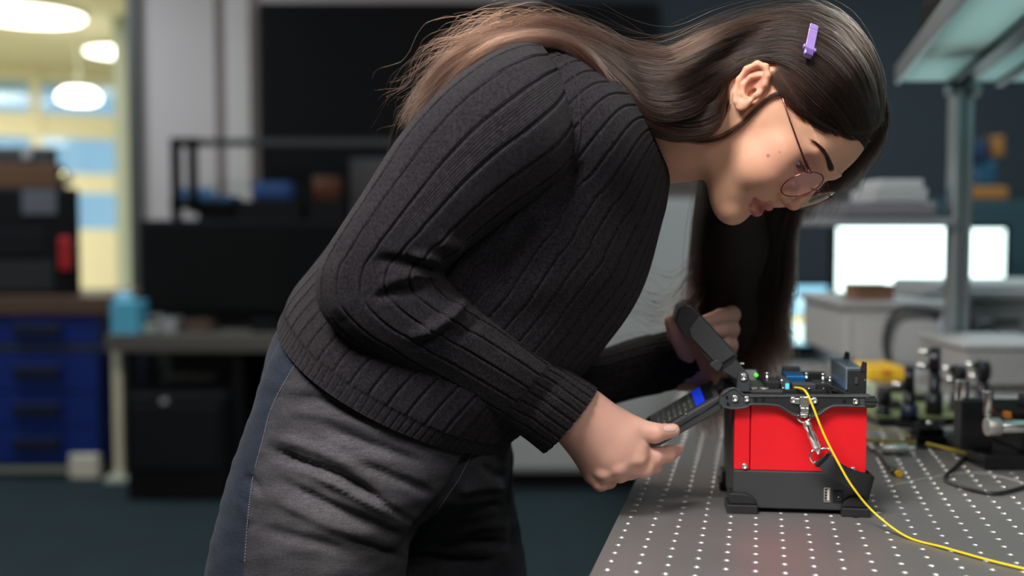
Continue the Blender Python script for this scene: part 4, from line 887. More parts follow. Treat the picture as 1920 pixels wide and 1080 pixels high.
for gs, n, sd, cl in (([g0, g1, g2, g3, g4], 10000, 11, 130), ([g1, g2, g3, g4], 5000, 12, 80)):
    P, r_, s2, R = family(gs, n, 44, .0014, .0048, 2.6, cl, .010, .8, .00012, sd, splay=.05, shorten=.42)
    hairs.append((P, r_, tint(P, s2, R, DB, TP, .56, .80)))
# lower bundle from behind the ear that lies on the neck and sweeps over the shoulder
b0 = [(1385, 122, 1.02), (1362, 145, 1.02), (1345, 190, 1.008), (1290, 215, 1.01), (1220, 205, 1.01), (1150, 150, 1.01), (1090, 95, 1.01), (1020, 68, 1.02), (940, 78, 1.03), (870, 120, 1.04), (810, 190, 1.06)]
b1 = [(1364, 155, 1.02), (1360, 192, 1.02), (1345, 235, 1.008), (1285, 250, 1.01), (1212, 228, 1.005), (1150, 170, 1.00), (1098, 105, 1.00), (1035, 76, 1.01), (960, 82, 1.02), (900, 112, 1.03), (850, 160, 1.04)]
b2 = [(1366, 192, 1.02), (1356, 222, 1.02), (1330, 250, 1.012), (1265, 258, 1.01), (1200, 232, 1.01), (1155, 185, 1.00), (1110, 118, 1.00), (1050, 82, 1.005), (985, 84, 1.01), (925, 104, 1.02), (880, 128, 1.03)]
b0, b1, b2 = onhead(b0, .005, 1350), onhead(b1, .005, 1350), onhead(b2, .004, 1350)
P, r_, s2, R = family([b0, b1, b2], 4500, 36, .0013, .0022, 1.6, 60, .008, 1.2, .00012, 21, splay=.03, shorten=.45)
hairs.append((P, r_, tint(P, s2, R, MB, TP, .35, .72)))
# temple: short sweep from the face hairline to the ear top and under it
e0 = [(1622, 252, 1.012), (1575, 215, .99), (1530, 178, .981), (1490, 145, .977), (1456, 122, .978)]
e1 = [(1560, 243, .995), (1525, 222, .983), (1495, 198, .977), (1474, 165, .976), (1450, 132, .980)]
e2 = [(1500, 212, .981), (1490, 200, .977), (1478, 184, .977), (1465, 164, .978), (1451, 148, .982)]
e0, e1, e2 = [onhead(e, .005) for e in (e0, e1, e2)]
P, r_, s2, R = family([e0, e1, e2], 3500, 20, .0012, .001, 1, 50, .008, .2, .00010, 31, shorten=.1)
hairs.append((P, r_, tint(P, s2, R, DB, MB)))
h0_ = [(1632, 266, 1.03), (1612, 240, 1.02), (1590, 212, 1.0), (1565, 190, 1.0)]
h1_ = [(1596, 262, 1.02), (1572, 238, 1.0), (1548, 215, 1.0), (1520, 195, 1.0)]
h2_ = [(1552, 250, 1.01), (1530, 228, 1.0), (1505, 205, 1.0), (1480, 188, 1.0)]
h3_ = [(1508, 226, 1.01), (1492, 208, 1.0), (1475, 190, 1.0), (1460, 176, 1.0)]
P, r_, s2, R = family([onhead(h, .0022) for h in (h0_, h1_, h2_, h3_)], 1500, 16, .0014, .0012, 1, 60, .003, .3, .00008, 33, shorten=.5)
hairs.append((P, r_, tint(P, s2, R, DB, DB)))
# thin lock that escapes in front of the ear and loops over the neck
for a_, sd in ((0, 41), (7, 42)):
    l0 = [(1470, 176, .972), (1448, 182, .970), (1420, 205, .972), (1385, 240, .975), (1345, 264, .980), (1300, 268, .985), (1255, 250, .990), (1215, 215, .998), (1175, 170, 1.005)]
    l0 = onhead(l0, .004, 1180); l1 = [(x + 1, y - 2 - a_ * .5, Y) for x, y, Y in l0]
    P, r_, s2, R = family([l0, l1], 34, 26, .0011, .001, 1.2, 8, .003, .5, .00010, sd, shorten=.45)
    hairs.append((P, r_, tint(P, s2, R, DB, DB)))
# far side: falls from the crown past the cheek, straight down behind the face
f0_ = [(1560, 60, 1.12), (1450, 130, 1.155), (1345, 250, 1.16), (1318, 380, 1.186), (1308, 520, 1.247), (1300, 650, 1.275), (1310, 760, 1.3), (1330, 860, 1.31)]
f1_ = [(1580, 70, 1.12), (1490, 160, 1.16), (1400, 300, 1.17), (1368, 420, 1.209), (1350, 540, 1.268), (1350, 650, 1.285), (1375, 740, 1.305), (1385, 830, 1.315)]
f2_ = [(1610, 90, 1.12), (1550, 200, 1.16), (1465, 330, 1.17), (1430, 440, 1.211), (1412, 550, 1.252), (1410, 640, 1.265), (1430, 690, 1.275), (1445, 745, 1.285)]
f3_ = [(1635, 120, 1.12), (1600, 240, 1.15), (1530, 340, 1.168), (1490, 430, 1.203), (1482, 530, 1.235), (1470, 600, 1.255), (1478, 650, 1.265), (1468, 700, 1.275)]
fz = [[(1648, 150, 1.10), (1662, 215, 1.11), (1650, 262, 1.13), (1628, 300, 1.15), (1600, 340, 1.17), (1560, 400, 1.18)], [(1655, 180, 1.10), (1655, 240, 1.12), (1625, 285, 1.14), (1585, 330, 1.16), (1545, 370, 1.17), (1510, 420, 1.18)], [(1640, 200, 1.09), (1635, 250, 1.11), (1600, 300, 1.15), (1560, 345, 1.16), (1520, 385, 1.17), (1495, 440, 1.175)]]
P, r_, s2, R = family(fz, 1800, 30, .003, .004, 2, 40, .02, 1.0, .00013, 55, splay=.06, shorten=.6)
hairs.append((P, r_, tint(P, s2, R, DB, (.03, .018, .014), .45, .95)))
for a_, sd, dd in ((0, 51, 0), (1, 52, .03)):
    gs = [[(x, y, Y + dd) for x, y, Y in g] for g in (f0_, f1_, f2_, f3_)]
    P, r_, s2, R = family(gs, 6500, 34, .0030, .0050, 2.2, 80, .03, .9, .00014, sd, splay=.04)
    hairs.append((P, r_, tint(P, s2, R, (.018, .012, .010), (.070, .040, .032), .45, .95)))
# stray wisps on the grey background, left of the far lock
w0 = [(1400, 300, 1.24), (1330, 420, 1.25), (1280, 480, 1.26), (1230, 450, 1.26), (1195, 420, 1.27)]
w1 = [(1360, 420, 1.24), (1300, 520, 1.25), (1240, 570, 1.26), (1190, 560, 1.26), (1150, 570, 1.27)]
w2 = [(1340, 520, 1.24), (1290, 600, 1.25), (1240, 640, 1.26), (1190, 640, 1.27), (1140, 650, 1.27)]
P, r_, s2, R = family([w0, w1, w2], 64, 24, .004, .010, 1.5, 12, .02, .5, .00014, 61, splay=.05)
hairs.append((P, r_, tint(P, s2, R, DB, DB)))
# flyaways above the head and back
P, r_, s2, R = family([g0, g1], 420, 44, .0075, .006, 4.0, 200, .03, 1.5, .00010, 71, shorten=.75, splay=.25)
hairs.append((P, r_, tint(P, s2, R, MB, TP, .35, .8)))
P, r_, s2, R = family([[(x, y - 14, Y) for x, y, Y in g0[6:]], g1[6:]], 600, 30, .006, .010, 4.5, 160, .03, 1.6, .00011, 72, shorten=.6, splay=.3)
hairs.append((P, r_, tint(P, s2, R, MB, TP, .1, .6)))
by = {}
for P, r_, c in hairs: by.setdefault(P.shape[1], []).append((P, r_, c))
K = 44
allP = []; allC = []; allR = []
for P, r_, c in hairs:
    k = P.shape[1]
    if k != K:
        f = np.linspace(0, k - 1, K); i = np.minimum(f.astype(int), k - 2); u = (f - i)[None, :, None]; P = P[:, i] * (1 - u) + P[:, i + 1] * u; c = c[:, i] * (1 - u) + c[:, i + 1] * u
    allP.append(P); allC.append(c); allR.append(r_)
hair = strands('hair', np.concatenate(allP), np.concatenate(allR), np.concatenate(allC), person); hair['label'] = 'long wavy dark brown hair lightening to brown at the ends'
# dense under-hair close to the scalp and inside the falling locks, so no skin shows between strands
M_cap = mat('under_hair', (.016, .010, .008), .7, bump=.8, bscale=500)
cap = Sdf()
cap.ell(Hd(0, 0, 24), HM, np.array([86.8, 72.8, 78.3]) * HK, .01)
cap.ell(Hd(150, 0, -30), HM @ np.array([[math.cos(.48), 0, math.sin(.48)], [0, 1, 0], [-math.sin(.48), 0, math.cos(.48)]]), np.array([120, 140, 84]) * HK, .01, True)
for s in (1, -1):
    cap.ell(Hd(46, s * 80, -12), HM, np.array([60, 40, 45]) * HK, .012, True)
    cap.ell(Hd(-8, s * 82, 0), HM, np.array([21, 28, 29]) * HK, .006, True)
cap.chain([Wp((1330, 160, 1.075)), Wp((1270, 178, 1.07)), Wp((1205, 168, 1.085))], [.034, .028, .014], .03)
cap.chain([Wp((1430, 200, 1.15)), Wp((1390, 330, 1.185)), Wp((1375, 450, 1.235)), Wp((1372, 600, 1.285)), Wp((1390, 680, 1.30))], [.030, .030, .034, .030, .012], .03)
P_, T_, Q_ = cap.mesh(np.array([-.10, .90, .85]), np.array([.50, 1.30, 1.42]), .0022)
under = vmesh('under_hair', P_, T_, Q_, M_cap, person)
# eyebrow and lashes
br = []; 
Rr = np.random.default_rng(5); kb = 6
bp_ = catmull([(1524, 264), (1538, 276), (1550, 293), (1557, 312), (1560, 322)], 60); bw = np.interp(np.linspace(0, 1, 60), [0, .3, .8, 1], [1.2, 3.5, 6.5, 5])
tt_ = np.gradient(bp_, axis=0); tt_ /= np.linalg.norm(tt_, axis=1)[:, None]
for i in range(420):
    j = Rr.integers(4, 60); o_ = Rr.uniform(-1, 1) * bw[j]; nrm_ = np.array([-tt_[j][1], tt_[j][0]]); st_ = bp_[j] + nrm_ * o_; dr = -tt_[j] * Rr.uniform(8, 15) + nrm_ * (-o_ * .5 + Rr.normal(0, 1))
    hs = [hit(*(st_ + dr * f), None, .0006 + .0010 * f) for f in np.linspace(0, 1, kb)]
    if all(h is not None for h in hs): 
        a = np.array([h[:] for h in hs])
        if np.linalg.norm(a[-1] - a[0]) < .02: br.append(a)
if br:
    br = np.array(br); eb = strands('eyebrow', br, np.full(len(br), .00009), np.tile(np.array([.012, .008, .007]), (len(br) * kb, 1)), person)
la = []
for s in (1, -1):
    for i in range(44):
        y_ = np.interp(i, [0, 43], [20, 44]); c = np.array([64.5, 32, 7.0]); dy = y_ - 32; rr_ = math.sqrt(max(13.5 ** 2 - dy * dy, 1)); an = math.radians(-8)
        p0 = c + np.array([rr_ * math.cos(an), dy, rr_ * math.sin(an)]); dr = np.array([.72, dy * .035, -.55]); pts = [p0 + dr * 8 * f + np.array([0, 0, 3.0 * f * f]) for f in np.linspace(0, 1, kb)]
        la.append([Hd(a[0], s * a[1], a[2]) for a in pts])
la = np.array(la); strands('eyelashes', la, np.full(len(la), .00016), np.tile(np.array([.008, .006, .006]), (len(la) * kb, 1)), person)
# ---------------------------------------------------------------- glasses and hair clip
gl = thing('eyeglasses', 'round thin copper wire eyeglasses low on the nose of the woman', 'glasses', tuple(Hd(94, 0, -4)))
GO = np.array(gl.location); M_cop = mat('copper_wire', (.34, .12, .12), .22, 1.0)
M_lens = thinglass('lens_glass', (.96, .93, .985), .9)
def lens(s):
    c = np.array([92.5, s * 30.5, -4.0]); tilt = .10; n_ = np.array([math.cos(tilt), .12 * s, -math.sin(tilt)]); n_ /= np.linalg.norm(n_); a = np.cross([0, 1, 0], n_); a /= np.linalg.norm(a); b_ = np.cross(n_, a)
    ring = [Hd(*(c + (a * math.cos(t) * 20.5 + b_ * math.sin(t) * 22.5))) - GO for t in np.linspace(0, 2 * math.pi, 33)[:-1]]
    tube('lens_rim', ring, .00065, M_cop, gl, 8, closed=True, steps=96)
    V = []; F = []; k = 6; m_ = 40
    for side, of in ((0, .6), (1, -.6)):
        for i in range(k + 1):
            for j in range(m_):
                t = 2 * math.pi * j / m_; r = i / k; V.append(Hd(*(c + n_ * (of + 1.6 * (1 - r * r) - .8) + (a * math.cos(t) * 20.2 + b_ * math.sin(t) * 22.2) * r)) - GO)
    for side in (0, 1):
        o_ = side * (k + 1) * m_
        for i in range(k):
            for j in range(m_): q4 = (o_ + i * m_ + j, o_ + i * m_ + (j + 1) % m_, o_ + (i + 1) * m_ + (j + 1) % m_, o_ + (i + 1) * m_ + j); F.append(q4 if side else q4[::-1])
    for j in range(m_): F.append((k * m_ + j, k * m_ + (j + 1) % m_, (k + 1) * m_ + k * m_ + (j + 1) % m_, (k + 1) * m_ + k * m_ + j))
    mobj('lens', V, F, M_lens, gl, smooth=True)
    top = c + a * 0 + b_ * 0; hp = np.array([91, s * 52, 9.0])
    tp = [c + np.array([-1.5, s * 17, 13]), hp, np.array([70, s * 64, 12]), np.array([30, s * 73.8, 18]), np.array([12, s * 70.5, 21]), np.array([-4, s * 69, 22]), np.array([-22, s * 68, 10])]
    tube('temple', [Hd(*p) - GO for p in tp], .0007, M_cop, gl, 8, rs=[.0012, .0015, .0009, .0007, .0007, .0012, .0014])
    for f in range(4): q5 = np.array(hp) * (1 - .12 * f) + np.array([70, s * 64, 12]) * (.12 * f); tube('temple_coil', [Hd(*(q5 + np.array([0, s * 1.5 * math.cos(t), 1.5 * math.sin(t)]))) - GO for t in np.linspace(0, 6.28, 9)[:-1]], .0004, M_cop, gl, 6, closed=True, steps=16)
for s in (1, -1): lens(s)
tube('bridge', [Hd(*p) - GO for p in ((93, 9.5, 0), (96, 4, 4), (96.5, 0, 5), (96, -4, 4), (93, -9.5, 0))], .0007, M_cop, gl, 8)
h0 = hit(1527, 47); h1 = hit(1515, 104); p0 = W(1527, 47, h0.y - .019); p1 = W(1515, 104, h1.y - .019); clip = thing('hair_clip', 'lilac flat hair clip pinned above the ear of the woman', 'hair clip', p0)
M_lil = mat('lilac_enamel', (.27, .15, .48), .3, coat=.3); ax_ = (p1 - p0); L_ = ax_.length; ax_.normalize(); sd_ = Vector((0, 1, 0)).cross(ax_).normalized(); nn3 = ax_.cross(sd_).normalized()
Mc = Matrix((( sd_.x, nn3.x, ax_.x, 0), (sd_.y, nn3.y, ax_.y, 0), (sd_.z, nn3.z, ax_.z, 0), (0, 0, 0, 1)))
bm = bmesh.new(); vs = bx(bm, -.0042, .0042, -.0012, .0012, 0, L_, Mc)
bobj('clip_bar', bm, M_lil, clip, bevel=.0009)
bm = bmesh.new(); bx(bm, -.0062, .0062, -.0018, .0016, L_ * .74, L_ * .83, Mc); bobj('clip_band', bm, M_lil, clip, bevel=.0006)
bm = bmesh.new(); bx(bm, -.0036, .0036, -.0024, .0028, L_ * .86, L_ * 1.02, Mc); bobj('clip_jaw', bm, mat('dark_violet', (.10, .04, .25), .25, coat=.5), clip, bevel=.0006)
# ================================================================ background of the laboratory
def wbox(name, a, b_, c, d, Y, dep, m, par=None, bev=.004, z0=None, z1=None):    # front face seen at pixels (a..c, b_..d) at distance Y
    p = W(a, b_, Y); q = W(c, d, Y); o = Vector((0, 0, 0)) if par is None else Vector(par.location)
    return box(name, p.x - o.x, q.x - o.x, Y - o.y, Y + dep - o.y, (q.z if z0 is None else z0) - o.z, (p.z if z1 is None else z1) - o.z, m, par, bevel=bev)
def fthing(name, label, cat, px, Y, z=0.0, group=None):
    return thing(name, label, cat, (W(px, 500, Y).x, Y, z), 0, group)
M_cab = mat('blue_cabinet_paint', (0.004, 0.020, 0.16), 0.45); M_wood = mat('brown_laminate', (0.085, 0.045, 0.030), 0.5, var=.2)
M_blk = mat('black_casing', (0.005, 0.005, 0.006), 0.6, spec=.15); M_grey = mat('pale_grey_casing', (0.30, 0.30, 0.30), 0.6); M_white = mat('white_casing', (0.62, 0.62, 0.62), 0.5)
M_paper = mat('paper', (0.6, 0.6, 0.58), 0.8); M_orange = mat('orange_plastic', (0.50, 0.16, 0.02), 0.5); M_yellow = mat('yellow_plastic', (0.70, 0.42, 0.02), 0.5)
# ---- blue drawer cabinet on the left with a wooden top
Yc = 4.75; c = fthing('drawer_cabinet', 'blue metal drawer cabinet with a brown wooden top', 'cabinet', 60, Yc)
wbox('carcass', -330, 592, 192, 872, Yc + .02, .55, M_cab, c)
wbox('worktop', -340, 556, 205, 590, Yc - .02, .62, M_wood, c)
for y0, y1 in ((594, 644), (662, 735), (738, 800), (803, 866)):
    d = wbox('drawer', -318, y0, 184, y1, Yc, .03, M_cab, c)
    wbox('drawer_handle', 22, (y0 + y1) / 2 - 12, 112, (y0 + y1) / 2 + 12, Yc - .03, .04, mat('dark_handle', (.004, .008, .03), .5), c)
wbox('dark_gap', -330, 646, 192, 660, Yc - .003, .02, mat('dark_strip', (.02, .03, .06), .5), c, .001)
wbox('plinth', -320, 873, 180, 886, Yc + .05, .45, M_sage, c)
for a in (-300, 132):
    q = W(a, 870, Yc); box('cabinet_foot', q.x - c.location.x, q.x + .13 - c.location.x, -.02, .06, 0, .11, mat('pale_foot', (.62, .58, .48), .6), c, .01)
zt_ = W(0, 556, Yc - .02).z
def onbox(name, label, cat, a, b_, c_, d_, Y, dep, m, z0): t = fthing(name, label, cat, (a + c_) / 2, Y, z0); return t
t = fthing('bench_machine', 'black bench machine with a red side switch on the cabinet top', 'machine', 20, Yc + .05, zt_)
z1 = W(0, 352, Yc + .05).z - zt_; xl = W(-250, 0, Yc + .05).x - t.location.x; xr = W(124, 0, Yc + .05).x - t.location.x
box('casing', xl, xr, 0, .10, 0.0, z1, M_blk, t, .01)
wbox('recess_panel', -120, 430, 82, 478, Yc + .045, .02, M_ghost, t, .002); wbox('front_plate', -200, 490, 100, 545, Yc + .042, .02, mat('dark_plate', (.02, .02, .022), .4), t, .002)
wbox('red_switch', 108, 444, 132, 508, Yc + .03, .05, mat('red_switch', (.35, .01, .015), .4), t, .01)
wbox('label_plate', 40, 356, 106, 402, Yc + .043, .02, mat('grey_label', (.085, .085, .10), .6), t, .002)
zz1 = z1 + zt_
tray = t = fthing('cardboard_tray', 'brown tray stacked on top of the black bench machine', 'tray', 10, Yc + .06, zz1)
for k, (b0_, b1_, r) in enumerate(((312, 350, 110), )):
    box('tray_body', xl, W(100, 0, Yc + .06).x - t.location.x, 0, .09, 0, W(0, 308, Yc + .06).z - zz1, mat('brown_card', (.085, .035, .012), .7), t, .006)
zz2 = W(0, 308, Yc + .06).z
t = fthing('parts_case', 'flat dark case lying on the brown tray', 'case', 0, Yc + .08, zz2); hh = W(0, 276, Yc + .08).z - zz2
box('case_body', xl, W(92, 0, Yc + .08).x - t.location.x, 0, .06, 0, hh, mat('dark_case', (.03, .027, .027), .6), t, .01)
box('case_latch', W(20, 0, Yc).x - t.location.x, W(38, 0, Yc).x - t.location.x, -.012, .01, hh * .3, hh * .8, M_grey, t, .004)
p = W(122, 334, Yc + .1) - tray.location; lathe('brass_knob', [(.002, -.03), (.026, -.026), (.032, 0), (.026, .026), (.002, .03)], mat('pale_brass', (.6, .5, .25), .3, .6), tray, 16, Matrix.Translation(p) @ Matrix.Rotation(math.pi / 2, 4, 'X')); cylo('knob_stem', p - Vector((.045, 0, 0)), p, .008, M_steel, tray)
# post, disposable masks box beside the cabinet
t = fthing('white_post', 'cream painted post standing between the cabinet and the desk', 'post', 216, 4.70); q0 = W(209, 650, 4.70); q1 = W(231, 880, 4.70)
box('post_body', q0.x - t.location.x, q1.x - t.location.x, 0, .04, .02, q0.z, mat('cream_post', (.62, .58, .42), .6), t, .004); box('post_base', q0.x - t.location.x - .03, q1.x - t.location.x + .03, -.04, .045, 0, .02, M_sage, t)
# ---- desk behind the woman with black boxes
Yd = 4.45; zD = W(300, 628, Yd).z
t = fthing('work_desk', 'long dark desk behind the woman with pale clutter on it', 'desk', 420, Yd)
wbox('desk_top', 196, 628, 760, 660, Yd, .8, mat('dusty_desk_top', (.085, .078, .070), .6), t)
for a in (436, 236, 700): wbox('desk_leg', a, 660, a + 22, 900, Yd + .05, .05, M_blk, t, z0=0)
wbox('back_panel', 268, 655, 440, 775, Yd + .7, .03, mat('grey_green_panel', (.10, .11, .09), .7), t)
wbox('side_board', 455, 660, 780, 800, Yd + .6, .03, M_blk, t, z0=0)
t = fthing('computer_tower', 'black computer tower on the carpet under the desk', 'computer', 330, Yd - .1); wbox('tower_case', 234, 742, 424, 905, Yd - .1, .5, M_blk, t, z0=0.0, bev=.01); wbox('front_grille', 246, 760, 410, 880, Yd - .12, .03, M_ghost, t); wbox('power_button', 300, 750, 312, 758, Yd - .125, .03, M_grey, t)
t = fthing('parts_box', 'small green parts box lying behind the tower under the desk', 'box', 350, Yd + .45); wbox('box_body', 305, 715, 385, 752, Yd + .45, .18, mat('green_box', (.05, .14, .10), .6), t, z0=0); wbox('box_lid', 302, 708, 388, 716, Yd + .44, .2, M_sage, t)
t = fthing('blue_mask_box', 'light blue glove box on the left end of the desk', 'box', 226, Yd - .05, zD); bxx = wbox('carton', 206, 566, 258, 629, Yd + .02, .14, mat('sky_blue_card', (.10, .42, .60), .5), t, z0=zD); wbox('tissue', 214, 548, 246, 568, Yd + .06, .05, mat('pale_blue', (.3, .6, .75), .6), t, .01)
for i, (a, b_, c_, m_) in enumerate(((300, 596, 330, M_grey), (345, 600, 395, M_wood), (262, 606, 292, M_sage), (470, 604, 520, M_blk))):
    t = fthing('small_box', ['small grey box on the desk behind the woman', 'brown tool box on the desk behind the woman', 'olive block at the left of the desk', 'small black box near the right of the desk'][i], 'box', (a + c_) / 2, Yd + .1, zD)
    wbox('item_body', a, b_, c_, 629, Yd + .1, .1, m_, t, .004, z0=zD); wbox('item_lid', a + 2, b_ - 4, c_ - 2, b_ + 1, Yd + .105, .09, M_blk, t, .002)
# big black equipment rack on the desk
Ye = 4.68
t = fthing('equipment_rack', 'wide matt black equipment housing standing on the dark desk', 'equipment', 430, Ye, zD)
wbox('rack_housing', 258, 412, 900, 590, Ye, .5, M_blk, t, .01); wbox('rack_foot', 330, 588, 860, 629, Ye + .05, .4, M_blk, t, z0=zD)
wbox('rack_panel', 270, 424, 520, 580, Ye - .01, .02, mat('matt_black_panel', (.006, .0065, .0065), .8, spec=.1), t, .002); wbox('rack_panel', 530, 424, 880, 580, Ye - .01, .02, mat('matt_black_panel', (.005, .0055, .006), .8, spec=.1), t, .002)
zE = W(0, 412, Ye).z
t = fthing('frame_stand', 'black rectangular frame stand on the black equipment housing', 'stand', 345, Ye + .1, zE)
wbox('frame_post', 318, 262, 336, 412, Ye + .1, .05, M_blk, t); wbox('frame_post', 350, 262, 367, 400, Ye + .1, .05, M_blk, t); wbox('frame_top', 318, 258, 372, 274, Ye + .1, .05, M_blk, t); wbox('frame_base', 318, 372, 372, 392, Ye + .1, .05, M_blk, t); wbox('frame_rail', 367, 260, 735, 274, Ye + .14, .03, mat('dim_rail', (.03, .03, .032), .6), t)
t = fthing('blue_tray', 'blue tray of parts inside the black frame stand', 'tray', 420, Ye + .12, zE); wbox('tray_floor', 338, 366, 434, 380, Ye + .18, .2, mat('muted_blue', (.03, .10, .22), .6), t, .01); wbox('tray_wall', 338, 352, 400, 368, Ye + .3, .02, mat('muted_blue', (.05, .14, .26), .6), t); wbox('tray_base', 370, 380, 434, 412, Ye + .2, .1, M_blk, t, z0=zE)
t = fthing('tool_case', 'dark case with a blue folded cloth on the black housing', 'case', 520, Ye + .1, zE); wbox('case_body', 440, 376, 566, 412, Ye + .12, .3, M_blk, t, z0=zE); wbox('blue_cloth', 470, 340, 548, 378, Ye + .16, .16, mat('deep_blue_cloth', (.015, .05, .16), .8), t, .03)
t = fthing('copper_tub', 'dull orange brown tub standing among the dark equipment', 'tub', 615, Ye + .1, zE); p = W(613, 376, Ye + .2)
lathe('tub_body', [(.062, 0), (.066, .09), (.066, .10)], mat('rust_tub', (.13, .045, .022), .6), t, 20, Matrix.Translation((p.x - t.location.x, .12, p.z - zE))); wbox('tub_stand', 576, 376, 646, 412, Ye + .1, .2, M_blk, t, z0=zE); lathe('tub_rim', [(.068, .095), (.070, .105), (.062, .108)], M_wood, t, 20, Matrix.Translation((p.x - t.location.x, .12, p.z - zE)))
t = fthing('dim_instrument', 'dim grey instrument housing at the right of the dark equipment', 'instrument', 690, Ye + .2, zE); wbox('instrument_case', 656, 296, 745, 412, Ye + .2, .25, mat('dim_slate', (.035, .045, .06), .5), t, z0=zE); wbox('instrument_face', 658, 304, 738, 380, Ye + .19, .02, M_ghost, t, .002)
# ---- huge dark wall screen
t = fthing('wall_screen', 'huge switched off black screen on the back wall', 'screen', 900, 5.3, W(900, 400, 5.3).z)
wbox('screen_bezel', 482, 4, 1235, 420, 5.40, .12, M_blk, t, .01); wbox('screen_glass', 492, 12, 1226, 410, 5.392, .02, mat('screen_off', (.004, .004, .005), .6, spec=.1), t, .001)
wbox('wall_mount', 800, 150, 940, 280, 5.5, .1, M_blk, t)
# ---- pale grey cabinet seen between the woman and the table
t = fthing('storage_cabinet', 'pale grey storage cabinet with flat doors behind the table', 'cabinet', 1100, 4.5)
Mg_ = mat('pale_cabinet', (.30, .30, .295), .6); wbox('carcass', 900, 372, 1322, 905, 4.52, .5, Mg_, t, z0=.08)
for a, b_ in ((904, 1108), (1112, 1318)): d = wbox('cabinet_door', a, 380, b_, 896, 4.5, .025, Mg_, t, .003, z0=.1)
wbox('plinth', 905, 900, 1318, 930, 4.56, .4, M_blk, t, z0=0); 
for a in (1098, 1118): wbox('door_pull', a, 600, a + 5, 650, 4.47, .03, M_steel, t, .002)
zc_ = W(0, 372, 4.52).z
t = fthing('archive_box', 'dull brown box lying on the pale grey cabinet', 'box', 1270, 4.55, zc_); wbox('box_body', 1236, 338, 1306, 372, 4.56, .3, mat('dull_brown', (.07, .05, .045), .7), t, z0=zc_); wbox('box_lid', 1233, 331, 1309, 343, 4.55, .32, mat('dull_brown', (.09, .07, .06), .7), t)
# ================================================================ right side: rack over the table
Yr = 2.2
rk = thing('overhead_rack', 'aluminium overhead shelf rack standing on the far end of the perforated table', 'rack', (W(1798, 700, Yr).x, Yr, TZ))
RL = Vector(rk.location); zS = W(1740, 153, Yr).z
box('upright', -.020, .020, 0, .04, 0, zS - RL.z, M_alu, rk, .003)
box('upright_slot', -.004, .004, -.001, .003, .0, zS - RL.z, mat('slot_shadow', (.12, .14, .15), .5, .8), rk)
box('upright', -.020 + .75, .020 + .75, 0, .04, 0, zS - RL.z, M_alu, rk, .003)
dirT = Vector((math.sin(-yaw) * -1, 0, 0))
M_shelf = mat('pale_teal_shelf', (.62, .74, .73), .5); b = M_shelf.node_tree.nodes['Principled BSDF']; tr_ = M_shelf.node_tree.nodes.new('ShaderNodeBsdfTranslucent'); tr_.inputs[0].default_value = (.62, .80, .78, 1); mx_ = M_shelf.node_tree.nodes.new('ShaderNodeMixShader'); mx_.inputs[0].default_value = .55  # translucency and teal tone added so the underside looks lit
M_shelf.node_tree.links.new(b.outputs[0], mx_.inputs[1]); M_shelf.node_tree.links.new(tr_.outputs[0], mx_.inputs[2]); M_shelf.node_tree.links.new(mx_.outputs[0], M_shelf.node_tree.nodes['Material Output'].inputs[0])
def slab(name, xa, xb, ya, yb, z0, z1, m):            # skewed with the table direction
    k = .25; bm = bmesh.new(); v = bx(bm, xa, xb, ya, yb, z0, z1)
    for w_ in v: w_.co.x += (w_.co.y) * k
    return bobj(name, bm, m, rk, bevel=.003)
h_ = zS - RL.z
pX = lambda px: W(px, 153, Yr).x - RL.x
slab('shelf_panel', pX(1688), pX(1778), -1.6, .0, h_, h_ + .018, M_shelf)
slab('shelf_rail', pX(1779), pX(1812), -1.6, .02, h_ - .012, h_ + .03, M_anod)
slab('shelf_panel', pX(1813), pX(1868), -1.6, .0, h_, h_ + .018, M_shelf)
slab('shelf_rail', pX(1869), pX(1885), -1.6, .02, h_ - .008, h_ + .03, M_anod)
slab('shelf_panel', pX(1886), pX(2300), -1.6, .0, h_, h_ + .018, M_shelf)
slab('shelf_edge', pX(1680), pX(1688), -1.6, .02, h_ - .003, h_ + .035, M_alu)
box('cross_beam', pX(1690), pX(2300), -.005, .025, h_ + .018, h_ + .045, M_anod, rk, .003)
for a in (1780, 1828): lathe('corner_bracket', [(.004, -.02), (.013, -.016), (.013, .0), (.004, .004)], M_alu, rk, 16, Matrix.Translation((pX(a), -.01, h_ - .012)))
t = thing('power_adapter', 'black and red gadget lying on the overhead shelf', 'adapter', (W(1740, 40, Yr).x, Yr - .45, zS + .036)); box('adapter_body', -.13, -.02, 0, .16, 0.0, .07, M_blk, t, .02); box('adapter_plug', -.02, .045, .0, .05, .02, .05, mat('red_plug', (.35, .015, .01), .4), t, .01); box('adapter_label', -.02, .03, -.003, .004, .026, .044, M_white, t)
